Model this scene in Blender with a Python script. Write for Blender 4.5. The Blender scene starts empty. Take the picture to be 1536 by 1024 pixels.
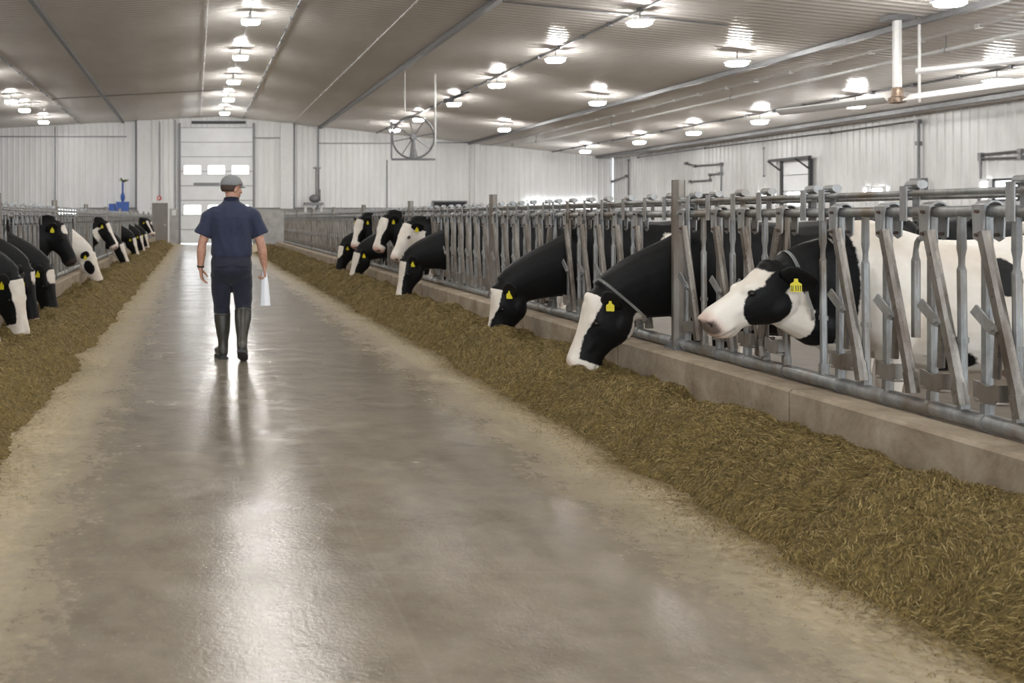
import bpy, bmesh, math, random
import numpy as np
from mathutils import Vector, Matrix, noise

random.seed(11); rng = np.random.default_rng(7)
SC = bpy.context.scene
COL = SC.collection
F = 1400.0; VX, VY = 292.0, 327.0; CH = 1.39
WALL_Y = 50.36; RIGHT_X = 22.6; LEFT_X = -16.0; OPEN_Y = -9.0
RAIL_R = 3.55; RAIL_L = -2.2
ORD = ['first', 'second', 'third', 'fourth', 'fifth', 'sixth', 'seventh', 'eighth', 'ninth', 'tenth', 'eleventh', 'twelfth']

# ------------------------------------------------------------------ helpers
def tag(o, label=None, cat=None, group=None, kind=None):
    if label: o['label'] = label
    if cat: o['category'] = cat
    if group: o['group'] = group
    if kind: o['kind'] = kind
    return o

def empty(name, loc=(0, 0, 0), rz=0.0):
    o = bpy.data.objects.new(name, None); COL.objects.link(o)
    o.location = loc; o.rotation_euler = (0, 0, rz); o.empty_display_size = .2
    return o

def link(name, me, parent=None, loc=None):
    o = bpy.data.objects.new(name, me); COL.objects.link(o)
    if parent is not None: o.parent = parent
    if loc is not None: o.location = loc
    return o

def mesh_of(name, bm, mat, smooth=False, autos=None):
    bmesh.ops.recalc_face_normals(bm, faces=bm.faces[:])
    me = bpy.data.meshes.new(name); bm.to_mesh(me); bm.free()
    if mat: me.materials.append(mat)
    if smooth or autos:
        me.polygons.foreach_set('use_smooth', [True] * len(me.polygons))
    if autos:
        me.set_sharp_from_angle(angle=math.radians(autos))
    return me

def add_box(bm, c, s, M=None):
    x, y, z = s[0] / 2, s[1] / 2, s[2] / 2
    vs = []
    for dx, dy, dz in ((-1,-1,-1),(1,-1,-1),(1,1,-1),(-1,1,-1),(-1,-1,1),(1,-1,1),(1,1,1),(-1,1,1)):
        p = Vector((dx * x, dy * y, dz * z))
        if M is not None: p = M @ p
        vs.append(bm.verts.new(p + Vector(c)))
    for f in ((0,3,2,1),(4,5,6,7),(0,1,5,4),(1,2,6,5),(2,3,7,6),(3,0,4,7)):
        bm.faces.new([vs[i] for i in f])
    return vs

def box_mm(bm, a, b):
    add_box(bm, [(a[i] + b[i]) / 2 for i in range(3)], [abs(b[i] - a[i]) for i in range(3)])

def basis(d):
    d = d.normalized()
    up = Vector((0, 0, 1)) if abs(d.z) < .95 else Vector((0, 1, 0))
    a = up.cross(d).normalized(); b = d.cross(a).normalized()
    return a, b

def loft(bm, rings, cap=True):
    prev = None; first = None
    for r in rings:
        vs = [bm.verts.new(p) for p in r]
        if first is None: first = vs
        if prev:
            n = len(vs)
            for i in range(n):
                bm.faces.new((prev[i], prev[(i + 1) % n], vs[(i + 1) % n], vs[i]))
        prev = vs
    if cap:
        bm.faces.new(list(reversed(first))); bm.faces.new(prev)

def circ(c, a, b, ra, rb, n=12, e=2.0):
    out = []
    for i in range(n):
        t = 2 * math.pi * i / n
        ct, st = math.cos(t), math.sin(t)
        x = math.copysign(abs(ct) ** (2 / e), ct); y = math.copysign(abs(st) ** (2 / e), st)
        out.append(Vector(c) + a * (ra * x) + b * (rb * y))
    return out

def add_tube(bm, pts, r, n=10, cap=True):
    pts = [Vector(p) for p in pts]
    rs = r if isinstance(r, (list, tuple)) else [r] * len(pts)
    rings = []
    for i, p in enumerate(pts):
        d = (pts[min(i + 1, len(pts) - 1)] - pts[max(i - 1, 0)])
        a, b = basis(d)
        rings.append(circ(p, a, b, rs[i], rs[i], n))
    loft(bm, rings, cap)

def add_bar(bm, p, q, w, t, wdir=(0, 1, 0), n=None):
    """rectangular tube from p to q, w across wdir, t across the other way, bevelled corners"""
    p, q = Vector(p), Vector(q); d = (q - p).normalized()
    a = Vector(wdir); a = (a - d * a.dot(d)).normalized(); b = d.cross(a)
    c = min(w, t) * .30
    def ring(o):
        out = []
        for sx, sy, k in ((1,1,0),(1,1,1),(-1,1,0),(-1,1,1),(-1,-1,0),(-1,-1,1),(1,-1,0),(1,-1,1)):
            x, y = sx * w / 2, sy * t / 2
            first = (k == 0)
            if sx * sy > 0: first = not first
            if first: x -= sx * c
            else: y -= sy * c
            out.append(o + a * x + b * y)
        return out
    loft(bm, [ring(p), ring(q)])

def capsule(bm, p, q, r0, r1, n=14, hemi=4):
    p, q = Vector(p), Vector(q); d = (q - p)
    if d.length < 1e-6: d = Vector((0, 0, 1e-4))
    d = d.normalized(); a, b = basis(d)
    rings = []
    for i in range(1, hemi + 1):
        t = math.pi / 2 * i / hemi
        rings.append(circ(p - d * r0 * math.cos(t), a, b, r0 * math.sin(t), r0 * math.sin(t), n))
    for i in range(hemi, 0, -1):
        t = math.pi / 2 * i / hemi
        rings.append(circ(q + d * r1 * math.cos(t), a, b, r1 * math.sin(t), r1 * math.sin(t), n))
    loft(bm, rings)

def chain(bm, pts, rs, n=14):
    for i in range(len(pts) - 1):
        capsule(bm, pts[i], pts[i + 1], rs[i], rs[i + 1], n)

def ellipsoid(bm, c, r, M=None, seg=16, rg=10):
    res = bmesh.ops.create_uvsphere(bm, u_segments=seg, v_segments=rg, radius=1.0)
    for v in res['verts']:
        p = Vector((v.co.x * r[0], v.co.y * r[1], v.co.z * r[2]))
        if M is not None: p = M @ p
        v.co = p + Vector(c)

def remeshed(bm, voxel, smooth=4, name='body', fac=.5):
    bmesh.ops.recalc_face_normals(bm, faces=bm.faces[:])
    me = bpy.data.meshes.new('tmp'); bm.to_mesh(me); bm.free()
    o = bpy.data.objects.new('tmp', me); COL.objects.link(o)
    m = o.modifiers.new('r', 'REMESH'); m.mode = 'VOXEL'; m.voxel_size = voxel; m.use_smooth_shade = True
    if smooth:
        s = o.modifiers.new('s', 'SMOOTH'); s.factor = fac; s.iterations = smooth
    dg = bpy.context.evaluated_depsgraph_get(); dg.update()
    out = bpy.data.meshes.new_from_object(o.evaluated_get(dg)); out.name = name
    bpy.data.objects.remove(o); bpy.data.meshes.remove(me)
    out.materials.clear()
    out.polygons.foreach_set('use_smooth', [True] * len(out.polygons))
    return out

def sstep(a, b, x):
    t = np.clip((x - a) / (b - a), 0, 1); return t * t * (3 - 2 * t)

# ------------------------------------------------------------------ materials
class NT:
    def __init__(s, name):
        s.m = bpy.data.materials.new(name); s.m.use_nodes = True
        s.t = s.m.node_tree; s.b = s.t.nodes['Principled BSDF']
    def n(s, typ, **kw):
        nd = s.t.nodes.new(typ)
        for k, v in kw.items():
            if k in nd.inputs: nd.inputs[k].default_value = v
            else: setattr(nd, k, v)
        return nd
    def l(s, a, b): s.t.links.new(a, b)
    def coords(s, scale=(1, 1, 1), kind='Object'):
        tc = s.n('ShaderNodeTexCoord'); mp = s.n('ShaderNodeMapping'); mp.inputs['Scale'].default_value = scale
        s.l(tc.outputs[kind], mp.inputs['Vector']); return mp.outputs['Vector']
    def noise(s, scale, detail=4, rough=.55, vec=None, dist=0):
        nd = s.n('ShaderNodeTexNoise'); nd.inputs['Scale'].default_value = scale
        nd.inputs['Detail'].default_value = detail; nd.inputs['Roughness'].default_value = rough
        nd.inputs['Distortion'].default_value = dist
        if vec is not None: s.l(vec, nd.inputs['Vector'])
        return nd.outputs['Fac']
    def ramp(s, fac, stops):
        r = s.n('ShaderNodeValToRGB'); e = r.color_ramp.elements
        while len(e) < len(stops): e.new(.5)
        for i, (p, c) in enumerate(stops):
            e[i].position = p; e[i].color = (c, c, c, 1) if isinstance(c, (int, float)) else (*c, 1)
        s.l(fac, r.inputs['Fac']); return r.outputs['Color']
    def mix(s, fac, a, b, mode='MIX'):
        m = s.n('ShaderNodeMix', data_type='RGBA', blend_type=mode)
        for i, v in ((0, fac), (6, a), (7, b)):
            if hasattr(v, 'is_output'): s.l(v, m.inputs[i])
            else: m.inputs[i].default_value = v if i == 0 else (*v, 1)
        return m.outputs[2]
    def math(s, op, a, b=0.0, clamp=False):
        m = s.n('ShaderNodeMath', operation=op); m.use_clamp = clamp
        for i, v in ((0, a), (1, b)):
            if hasattr(v, 'is_output'): s.l(v, m.inputs[i])
            else: m.inputs[i].default_value = v
        return m.outputs[0]
    def bump(s, h, strength=.3, dist=.01):
        b = s.n('ShaderNodeBump'); b.inputs['Strength'].default_value = strength; b.inputs['Distance'].default_value = dist
        s.l(h, b.inputs['Height']); s.l(b.outputs['Normal'], s.b.inputs['Normal'])
    def set(s, **kw):
        for k, v in kw.items():
            k = k.replace('_', ' ')
            if hasattr(v, 'is_output'): s.l(v, s.b.inputs[k])
            else:
                s.b.inputs[k].default_value = (*v, 1) if isinstance(v, tuple) and len(v) == 3 else v
        return s

def simple(name, col, rough=.5, metal=0.0, var=.15, scale=8, bump=0.0):
    t = NT(name); v = t.coords()
    nz = t.noise(scale, 5, .6, v)
    a = tuple(c * (1 - var) for c in col); b = tuple(min(1, c * (1 + var)) for c in col)
    t.set(Base_Color=t.ramp(nz, [(.3, a), (.7, b)]), Roughness=rough, Metallic=metal)
    if bump: t.bump(nz, bump, .01)
    return t.m

def emis(name, col, s):
    t = NT(name); t.set(Base_Color=(.8, .8, .8), Emission_Color=col, Emission_Strength=s); return t.m

M = {}
def mats():
    # galvanised steel: spangled grey with brown wear
    def galv(name, c1, c2, c3, rough, sc=14):
        t = NT(name); v = t.coords((1, 1, .35), 'Object')
        oi = t.n('ShaderNodeObjectInfo')
        add = t.n('ShaderNodeVectorMath', operation='ADD'); t.l(v, add.inputs[0]); t.l(oi.outputs['Location'], add.inputs[1])
        v = add.outputs[0]
        n1 = t.noise(sc, 6, .65, v); n2 = t.noise(sc * .35, 4, .6, v); n3 = t.noise(sc * 6, 3, .6, v)
        c = t.ramp(n1, [(.3, c1), (.62, c2)])
        c = t.mix(t.ramp(n2, [(.48, 0.0), (.68, 1.0)]), c, c3)
        t.set(Base_Color=c, Metallic=.55, Roughness=t.ramp(n3, [(.3, rough - .08), (.7, rough + .12)]))
        t.bump(n3, .12, .004)
        return t.m
    M['galv'] = galv('galvanised_steel', (.19, .19, .188), (.37, .375, .37), (.20, .165, .13), .42)
    M['galv_light'] = galv('clean_galvanised_steel', (.25, .253, .25), (.42, .42, .415), (.27, .235, .20), .40)
    M['worn'] = galv('worn_brown_steel', (.15, .13, .11), (.31, .285, .255), (.12, .092, .07), .33)
    M['pole'] = galv('dirty_post_steel', (.20, .18, .155), (.33, .31, .28), (.16, .12, .085), .42, 8)
    M['bolt'] = simple('dark_bolt', (.09, .06, .045), .6, .4)
    M['red'] = simple('red_plastic', (.35, .04, .04), .5)
    # wet concrete floor
    t = NT('wet_concrete'); v = t.coords((1, 1, 1))
    sx = t.n('ShaderNodeSeparateXYZ'); tc = t.n('ShaderNodeTexCoord'); t.l(tc.outputs['Object'], sx.inputs[0])
    X, Y = sx.outputs[0], sx.outputs[1]
    big = t.noise(.9, 6, .62, v, .6); mid = t.noise(4.5, 7, .66, v); fine = t.noise(60, 4, .6, v)
    stretch = t.noise(1.0, 6, .62, t.coords((.7, 2.2, 1)), .4)
    base = t.ramp(mid, [(.25, (.15, .124, .092)), (.75, (.27, .232, .182))])
    base = t.mix(t.math('MULTIPLY', t.ramp(big, [(.40, 0.0), (.68, 1.0)]), .5), base, (.33, .285, .22))
    base = t.mix(t.math('MULTIPLY', t.ramp(fine, [(.58, 0.0), (.75, 1.0)]), .35), base, (.42, .38, .31))
    # dry, feed-stained margins
    ragged = t.noise(2.6, 6, .68, t.coords((1, .8, 1)))
    xe = t.math('ADD', X, t.math('ADD', t.math('MULTIPLY', t.math('SUBTRACT', ragged, .5), .7), t.math('MULTIPLY', t.math('SUBTRACT', t.noise(17, 6, .75, v), .5), .8)))
    r_m = t.n('ShaderNodeMapRange'); r_m.inputs[1].default_value = 1.7; r_m.inputs[2].default_value = 2.52; t.l(xe, r_m.inputs[0])
    l_m = t.n('ShaderNodeMapRange'); l_m.inputs[1].default_value = -.4; l_m.inputs[2].default_value = -1.1; t.l(xe, l_m.inputs[0])
    marg = t.math('MAXIMUM', r_m.outputs[0], l_m.outputs[0], True)
    grain = t.noise(22, 6, .7, v)
    dust = t.ramp(grain, [(.3, (.36, .285, .165)), (.66, (.58, .475, .30))])
    base = t.mix(t.math('MULTIPLY', marg, .85), base, dust)
    # shallow joints
    jy = t.math('ABSOLUTE', t.math('SUBTRACT', t.math('MODULO', t.math('ADD', Y, 9.14 - 3.66 + 4.57), 4.57), 0.0))
    j1 = t.math('LESS_THAN', jy, .012)
    jx = t.math('LESS_THAN', t.math('ABSOLUTE', t.math('SUBTRACT', X, .72)), .008)
    jj = t.math('MAXIMUM', j1, jx)
    base = t.mix(t.math('MULTIPLY', jj, .08), base, (.42, .38, .32))
    wet = t.ramp(t.math('ADD', t.math('MULTIPLY', stretch, .65), t.math('MULTIPLY', mid, .35)), [(.36, .06), (.50, .12), (.66, .28)])
    rough = t.mix(marg, wet, (.8, .8, .8))
    t.set(Base_Color=base, Roughness=rough, Specular_IOR_Level=.55)
    ripple = t.noise(26, 5, .65, t.coords((1, 1, 1)))
    hgt = t.math('ADD', t.math('MULTIPLY', ripple, .6), t.math('MULTIPLY', fine, .4))
    t.bump(hgt, .24, .012)
    M['floor'] = t.m
    # pen floor
    M['pen'] = simple('pen_floor', (.095, .07, .045), .6, 0, .35, 5, .3)
    # curb
    t = NT('curb_concrete'); v = t.coords()
    n1 = t.noise(3, 7, .7, v, .5); n2 = t.noise(22, 6, .7, v)
    c = t.ramp(n1, [(.3, (.19, .14, .095)), (.5, (.33, .265, .19)), (.72, (.45, .38, .29))])
    c = t.mix(t.math('MULTIPLY', t.ramp(n2, [(.5, 0.0), (.75, 1.0)]), .4), c, (.17, .13, .09))
    t.set(Base_Color=c, Roughness=.85); t.bump(n2, .4, .012); M['curb'] = t.m
    # liners
    def liner(name, c1, c2, rough, sc):
        t = NT(name); v = t.coords(sc)
        n1 = t.noise(1.0, 6, .65, v)
        t.set(Base_Color=t.ramp(n1, [(.3, c1), (.65, c2)]), Roughness=rough, Specular_IOR_Level=.5); return t.m
    M['ceil'] = liner('ceiling_liner', (.69, .655, .615), (.80, .77, .735), .20, (.5, .25, .5))
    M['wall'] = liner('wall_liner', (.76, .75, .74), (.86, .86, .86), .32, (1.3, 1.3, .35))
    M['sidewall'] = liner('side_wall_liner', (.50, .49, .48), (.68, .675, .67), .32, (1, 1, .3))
    M['block'] = simple('grey_block', (.40, .39, .375), .8, 0, .2, 2.5, .2)
    M['white'] = simple('white_paint', (.80, .80, .80), .4, 0, .04)
    M['doorpanel'] = simple('door_panel_white', (.80, .81, .82), .4, 0, .05, 1.5)
    M['greydoor'] = simple('grey_door_paint', (.22, .20, .185), .5, 0, .1, 2)
    M['dark'] = simple('dark_steel', (.06, .062, .065), .5, .4)
    M['midgrey'] = simple('grey_steel', (.20, .20, .205), .45, .5)
    M['lightpipe'] = simple('white_pipe', (.66, .65, .63), .35, .1, .1)
    M['blackhole'] = simple('dark_opening', (.012, .013, .015), .6)
    M['lamp'] = emis('lamp_diffuser', (1.0, .985, .95), LAMP)
    M['day'] = emis('daylight_pane', (.93, .97, 1.0), 2.6)
    M['rust'] = simple('rusty_motor', (.26, .19, .14), .45, .5, .5, 14)
    M['blue'] = simple('blue_paint', (.05, .12, .42), .5)
    M['signred'] = simple('red_sign', (.65, .06, .05), .4)
    M['plant'] = simple('leaf_green', (.16, .20, .05), .6)
    # cow coat
    t = NT('cow_coat'); at = t.n('ShaderNodeAttribute', attribute_name='coat')
    sp = t.n('ShaderNodeSeparateColor'); t.l(at.outputs['Color'], sp.inputs[0])
    v = t.coords((1, 1, 1)); ed = t.noise(26, 5, .7, v); hair = t.noise(90, 4, .6, v); br = t.noise(3, 4, .6, v)
    fld = t.math('ADD', sp.outputs[0], t.math('MULTIPLY', t.math('SUBTRACT', ed, .5), .07))
    wfac = t.n('ShaderNodeMapRange'); wfac.inputs[1].default_value = .49; wfac.inputs[2].default_value = .51; t.l(fld, wfac.inputs[0])
    wh = t.ramp(br, [(.3, (.66, .57, .47)), (.6, (.82, .765, .69))])
    bl = t.ramp(hair, [(.3, (.003, .003, .0035)), (.7, (.010, .0095, .0095))])
    c = t.mix(wfac.outputs[0], bl, wh)
    c = t.mix(sp.outputs[1], c, (.60, .34, .26))
    c = t.mix(sp.outputs[2], c, (.030, .022, .02))
    t.set(Base_Color=c, Roughness=.48, Specular_IOR_Level=.16); t.bump(hair, .18, .006)
    M['cow'] = t.m
    M['eye'] = simple('cow_eye', (.012, .009, .008), .06)
    M['tag'] = simple('yellow_tag', (.78, .66, .02), .4, 0, .05)
    M['ink'] = simple('black_ink', (.02, .02, .015), .5)
    M['strap'] = simple('white_strap', (.78, .77, .74), .5)
    # feed
    t = NT('chopped_feed'); v = t.coords(); a = t.noise(45, 6, .72, v); b = t.noise(5, 5, .6, v)
    c = t.ramp(a, [(.3, (.055, .036, .008)), (.5, (.19, .13, .036)), (.68, (.38, .27, .09))])  # dark stops in the noise hollows put crevice shade into the colour
    c = t.mix(t.math('MULTIPLY', b, .45), c, (.10, .078, .022))
    t.set(Base_Color=c, Roughness=.85); t.bump(a, .8, .02); M['feed'] = t.m
    t = NT('feed_strands'); at = t.n('ShaderNodeAttribute', attribute_name='tint')
    t.set(Base_Color=at.outputs['Color'], Roughness=.7); M['strand'] = t.m
    # person
    t = NT('skin'); v = t.coords(); n1 = t.noise(30, 4, .6, v)
    t.set(Base_Color=t.ramp(n1, [(.3, (.42, .21, .14)), (.7, (.55, .30, .21))]), Roughness=.5); M['skin'] = t.m
    def cloth(name, c1, c2):
        t = NT(name); v = t.coords(); n1 = t.noise(7, 4, .55, t.coords((1, 1, .5)), .8); n2 = t.noise(260, 2, .5, v)
        t.set(Base_Color=t.ramp(n2, [(.3, c1), (.7, c2)]), Roughness=.85, Sheen_Weight=.15)
        t.bump(n1, .55, .03); return t.m
    M['shirt'] = cloth('navy_shirt', (.014, .019, .046), (.022, .029, .064))
    M['trousers'] = cloth('navy_trousers', (.006, .008, .019), (.011, .014, .029))
    M['cap'] = cloth('grey_cap', (.17, .17, .172), (.25, .25, .255))
    M['boot'] = simple('rubber_boot', (.045, .042, .034), .32, 0, .3, 10, .1)
    M['hair'] = simple('brown_hair', (.06, .035, .022), .7)
    M['paper'] = simple('white_paper', (.86, .87, .9), .6, 0, .02)
    M['leather'] = simple('black_leather', (.01, .01, .012), .5)
LAMP = 105.0; EXPO = 1.0
mats()

# ------------------------------------------------------------------ camera, world
cam = bpy.data.cameras.new('camera'); co = bpy.data.objects.new('camera', cam); COL.objects.link(co)
co.location = (0, 0, CH); co.rotation_euler = (math.pi / 2, 0, 0)
cam.sensor_width = 36; cam.lens = F / 1536 * 36
cam.shift_x = (768 - VX) / 1536; cam.shift_y = -(512 - VY) / 1536
cam.dof.use_dof = True; cam.dof.focus_distance = 6.0; cam.dof.aperture_fstop = 3.2
cam.clip_end = 300
SC.camera = co
w = bpy.data.worlds.new('world'); SC.world = w; w.use_nodes = True
bg = w.node_tree.nodes['Background']; bg.inputs[0].default_value = (.86, .93, 1, 1); bg.inputs[1].default_value = 1.6
SC.view_settings.view_transform = 'Standard'; SC.view_settings.look = 'None'
SC.view_settings.gamma = 1; SC.view_settings.exposure = EXPO; SC.view_settings.use_curve_mapping = False
try:
    SC.cycles.use_denoising = True; SC.cycles.max_bounces = 8; SC.cycles.diffuse_bounces = 5
    SC.cycles.sample_clamp_indirect = 6
except Exception: pass

def struct(name, bm, mat, parent=None, smooth=False, autos=None, label=None):
    o = link(name, mesh_of(name, bm, mat, smooth, autos), parent)
    if parent is None: tag(o, label, None, None, 'structure')
    return o

def BW(px, py): return ((px - VX) * WALL_Y / F, CH + (VY - py) * WALL_Y / F)
def RW(px, py): return (F * RIGHT_X / (px - VX), CH + (VY - py) * RIGHT_X / (px - VX))
def ceil_z(x): return 6.9 - (.1066 * (x - 1.5) if x > 1.5 else .054 * (1.5 - x))

# ------------------------------------------------------------------ room shell
bm = bmesh.new(); box_mm(bm, (LEFT_X, OPEN_Y, -.2), (RIGHT_X, WALL_Y + .3, 0)); struct('floor', bm, M['floor'], label='wet polished concrete floor of the feed alley')
bm = bmesh.new(); box_mm(bm, (3.62, OPEN_Y, .0), (RIGHT_X - .02, WALL_Y, .012)); struct('floor_pen_right', bm, M['pen'])
bm = bmesh.new(); box_mm(bm, (LEFT_X + .02, OPEN_Y, .0), (-2.34, WALL_Y, .012)); struct('floor_pen_left', bm, M['pen'])

bm = bmesh.new()     # ceiling liner, ribs across the building
ys = np.arange(OPEN_Y, WALL_Y + .2, .25 / 8)
prev = None
for i, y in enumerate(ys):
    ph = (i % 8) / 8
    dz = -.024 * max(0, math.cos((ph - .5) * 2 * math.pi)) ** 1.4
    row = [bm.verts.new((x, y, ceil_z(x) + dz)) for x in (LEFT_X, -7, 1.5, 12, RIGHT_X)]
    if prev:
        for k in range(4): bm.faces.new((prev[k], prev[k + 1], row[k + 1], row[k]))
    prev = row
struct('ceiling', bm, M['ceil'], smooth=True, autos=50, label='ribbed steel ceiling liner with lamp reflections')

def rib_wall(name, p0, p1, z0, ztop, normal, mat, period=.3, depth=.03):
    p0, p1 = Vector(p0), Vector(p1); L = (p1 - p0).length; d = (p1 - p0) / L; nrm = Vector(normal)
    bm = bmesh.new(); prev = None; s = 0.0
    prof = ((0, 0), (.60, 0), (.70, 1), (.90, 1))
    k = 0
    while s < L:
        for (f, h) in prof:
            ss = s + f * period
            if ss > L: break
            p = p0 + d * ss + nrm * (depth * h)
            a = bm.verts.new((p.x, p.y, z0)); b = bm.verts.new((p.x, p.y, ztop(p.x, p.y)))
            if prev: bm.faces.new((prev[0], a, b, prev[1]))
            prev = (a, b)
        s += period
    return struct(name, bm, mat)
WSC = BW(0, 313)[1]
rib_wall('wall_back', (LEFT_X, WALL_Y, 0), (RIGHT_X, WALL_Y, 0), 0, lambda x, y: ceil_z(x) + .02, (0, -1, 0), M['wall'])
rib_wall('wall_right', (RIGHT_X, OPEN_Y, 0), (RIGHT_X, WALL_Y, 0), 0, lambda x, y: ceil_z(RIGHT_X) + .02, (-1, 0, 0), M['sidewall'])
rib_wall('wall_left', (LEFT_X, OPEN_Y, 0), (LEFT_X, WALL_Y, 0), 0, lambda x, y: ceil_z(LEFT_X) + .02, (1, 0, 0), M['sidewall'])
# block wainscot along the back wall, with gaps for the doors
bm = bmesh.new()
for a, b in ((LEFT_X, BW(227, 0)[0]), (BW(253, 0)[0], BW(268, 0)[0]), (BW(382, 0)[0], RIGHT_X)):
    box_mm(bm, (a, WALL_Y - .16, 0), (b, WALL_Y - .031, WSC))
struct('trim_1', bm, M['block'], label='grey block wainscot along the back wall')
bm = bmesh.new()
box_mm(bm, (LEFT_X, WALL_Y - .19, WSC), (BW(227, 0)[0], WALL_Y - .031, WSC + .06))
box_mm(bm, (BW(382, 0)[0], WALL_Y - .19, WSC), (RIGHT_X, WALL_Y - .031, WSC + .06))
struct('trim_2', bm, M['midgrey'])
TR = [3]
def trim(bm, mat, autos=None):
    o = struct('trim_%d' % TR[0], bm, mat, autos=autos); TR[0] += 1; return o
# pilasters on the back wall
for a, b in ((206, 226), (420, 439)):
    bm = bmesh.new(); xa, xb = BW(a, 0)[0], BW(b, 0)[0]
    box_mm(bm, (xa, WALL_Y - .30, WSC if a > 300 else 0), (xb, WALL_Y - .03, ceil_z((xa + xb) / 2) - .03)); trim(bm, M['white'])
# dark corner edges of the pilasters, downpipes
for px, y0, y1, wpx, m in ((83, 190, 314, 1.3, 'midgrey'), (204, 180, 313, 2, 'midgrey'), (441, 185, 313, 2, 'midgrey'), (706, 212, 312, 4, 'lightpipe'), (477, 188, 312, 1.5, 'midgrey'), (580, 240, 312, 1.5, 'midgrey'), (263, 180, 360, 1.6, 'midgrey'), (240, 183, 300, .8, 'midgrey')):
    xa, za = BW(px, y0); zb = BW(px, y1)[1]; hw = wpx * .018
    bm = bmesh.new(); box_mm(bm, (xa - hw, WALL_Y - .12, zb), (xa + hw, WALL_Y - .03, za)); trim(bm, M[m])
for x0, x1, py in ((0, 190, 205), (478, 585, 215), (654, 705, 214), (381, 420, 207)):
    (xa, za), (xb, _) = BW(x0, py), BW(x1, py)
    bm = bmesh.new(); box_mm(bm, (xa, WALL_Y - .1, za - .025), (xb, WALL_Y - .03, za + .025)); trim(bm, M['midgrey'])
# curbs
def curb(name, x0, x1, face, label):
    bm = bmesh.new(); y = 1.0 if x0 > 0 else 3.0
    end = 38.2 if x0 > 0 else 49.0
    while y < end:
        L = 2.125
        y1 = min(end, y + L - .012)
        c = .018
        xf, xb = (x0, x1) if face < 0 else (x1, x0)
        s = 1 if face < 0 else -1
        prof = [(xf, 0), (xf, .43 - c), (xf + s * c, .43), (xb - s * c, .43), (xb, .43 - c), (xb, 0)]
        loft(bm, [[Vector((px, yy, pz)) for px, pz in prof] for yy in (y, y1)])
        y += L
    struct(name, bm, M['curb'], label=label)
curb('curb_right', 3.34, 3.64, -1, 'concrete curb under the right row of headlocks')
curb('curb_left', -2.36, -2.05, 1, 'concrete curb under the left row of headlocks')
# ceiling beams and conduits running away from the camera
def ceil_line(X, r, mat, y0=OPEN_Y, y1=WALL_Y - .1, drop=.03, box=None):
    bm = bmesh.new(); z = ceil_z(X) - drop
    if box: box_mm(bm, (X - box[0] / 2, y0, z - box[1]), (X + box[0] / 2, y1, z))
    else:
        add_tube(bm, [(X, y0, z - r), (X, y1, z - r)], r, 8)
        y = max(y0, 10)
        while y < y1: add_box(bm, (X, y, z - r), (r * 3.4, .10, r * 3.2)); y += 1.5
    return trim(bm, mat)
ceil_line(-3.85, .05, M['midgrey'], box=(.12, .09)); ceil_line(6.76, .05, M['midgrey'], box=(.15, .11)); ceil_line(14.8, .05, M['midgrey'], box=(.16, .11))
ceil_line(.33, .016, M['lightpipe']); ceil_line(2.6, .022, M['midgrey']); ceil_line(1.48, .014, M['midgrey']); ceil_line(5.2, .016, M['lightpipe'])
ceil_line(9.78, .03, M['midgrey']); ceil_line(15.96, .03, M['lightpipe']); ceil_line(19.25, .03, M['midgrey']); ceil_line(21.7, .05, M['midgrey'], box=(.25, .12))
ceil_line(-6.1, .02, M['midgrey'])
for yy, xa, xb in ((39.5, -6, 1.3), (21, 2.6, 12.0)):
    bm = bmesh.new(); add_tube(bm, [(xa, yy, ceil_z(xa) - .06), (max(xa, 1.5) if xa < 1.5 else (xa + xb) / 2, yy, ceil_z(max(xa, 1.5) if xa < 1.5 else (xa + xb) / 2) - .06), (xb, yy, ceil_z(xb) - .06)], .02, 6); trim(bm, M['midgrey'])

# overhead door on the back wall
dx0, dztop = BW(271, 196); dx1 = BW(379, 0)[0]
door = empty('door_1', ((dx0 + dx1) / 2, WALL_Y - .1, 0)); tag(door, 'tall white overhead door at the end of the aisle', None, None, 'structure')
W = dx1 - dx0
nsec = 8; sh = (dztop + .15) / nsec
rows_win = {2: 1, 5: 1}
for k in range(nsec):
    bm = bmesh.new(); z0 = k * sh + .012; z1 = (k + 1) * sh - .012
    add_box(bm, (0, 0, (z0 + z1) / 2), (W, .06, z1 - z0))
    for i in range(4):
        add_box(bm, (-W / 2 + .05 + i * (W - .1) / 3, -.035, (z0 + z1) / 2), (.045, .02, z1 - z0))
    link('door_panel', mesh_of('door_panel', bm, M['doorpanel']), door)
    bm = bmesh.new(); add_box(bm, (0, -.01, (k + 1) * sh), (W, .07, .03)); link('panel_seam', mesh_of('panel_seam', bm, M['midgrey']), door)
for row_py0, row_py1 in ((248, 262), (307, 322)):
    za, zb = BW(0, row_py1)[1], BW(0, row_py0)[1]
    for i in range(3):
        xa = -W / 2 + .17 + i * (W / 3 - .01)
        bm = bmesh.new(); add_box(bm, (xa + .47, -.05, (za + zb) / 2), (.94, .025, zb - za)); link('window_pane', mesh_of('window_pane', bm, M['day']), door)
        bm = bmesh.new()
        for sx in (0, .94): add_box(bm, (xa + sx, -.055, (za + zb) / 2), (.05, .04, zb - za + .08))
        for sz in (za, zb): add_box(bm, (xa + .47, -.055, sz), (.99, .04, .05))
        link('window_frame', mesh_of('window_frame', bm, M['white']), door)
bm = bmesh.new()
za = BW(0, 276)[1]; add_box(bm, (-.55, -.06, za), (1.4, .04, .13)); add_box(bm, (.85, -.06, za), (1.1, .04, .13))
link('vent_grille', mesh_of('vent_grille', bm, M['midgrey']), door)
bm = bmesh.new()
for sx in (-1, 1): add_box(bm, (sx * (W / 2 + .05), -.02, (dztop + .3) / 2), (.11, .12, dztop + .5))
link('door_track', mesh_of('door_track', bm, M['midgrey']), door)
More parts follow.
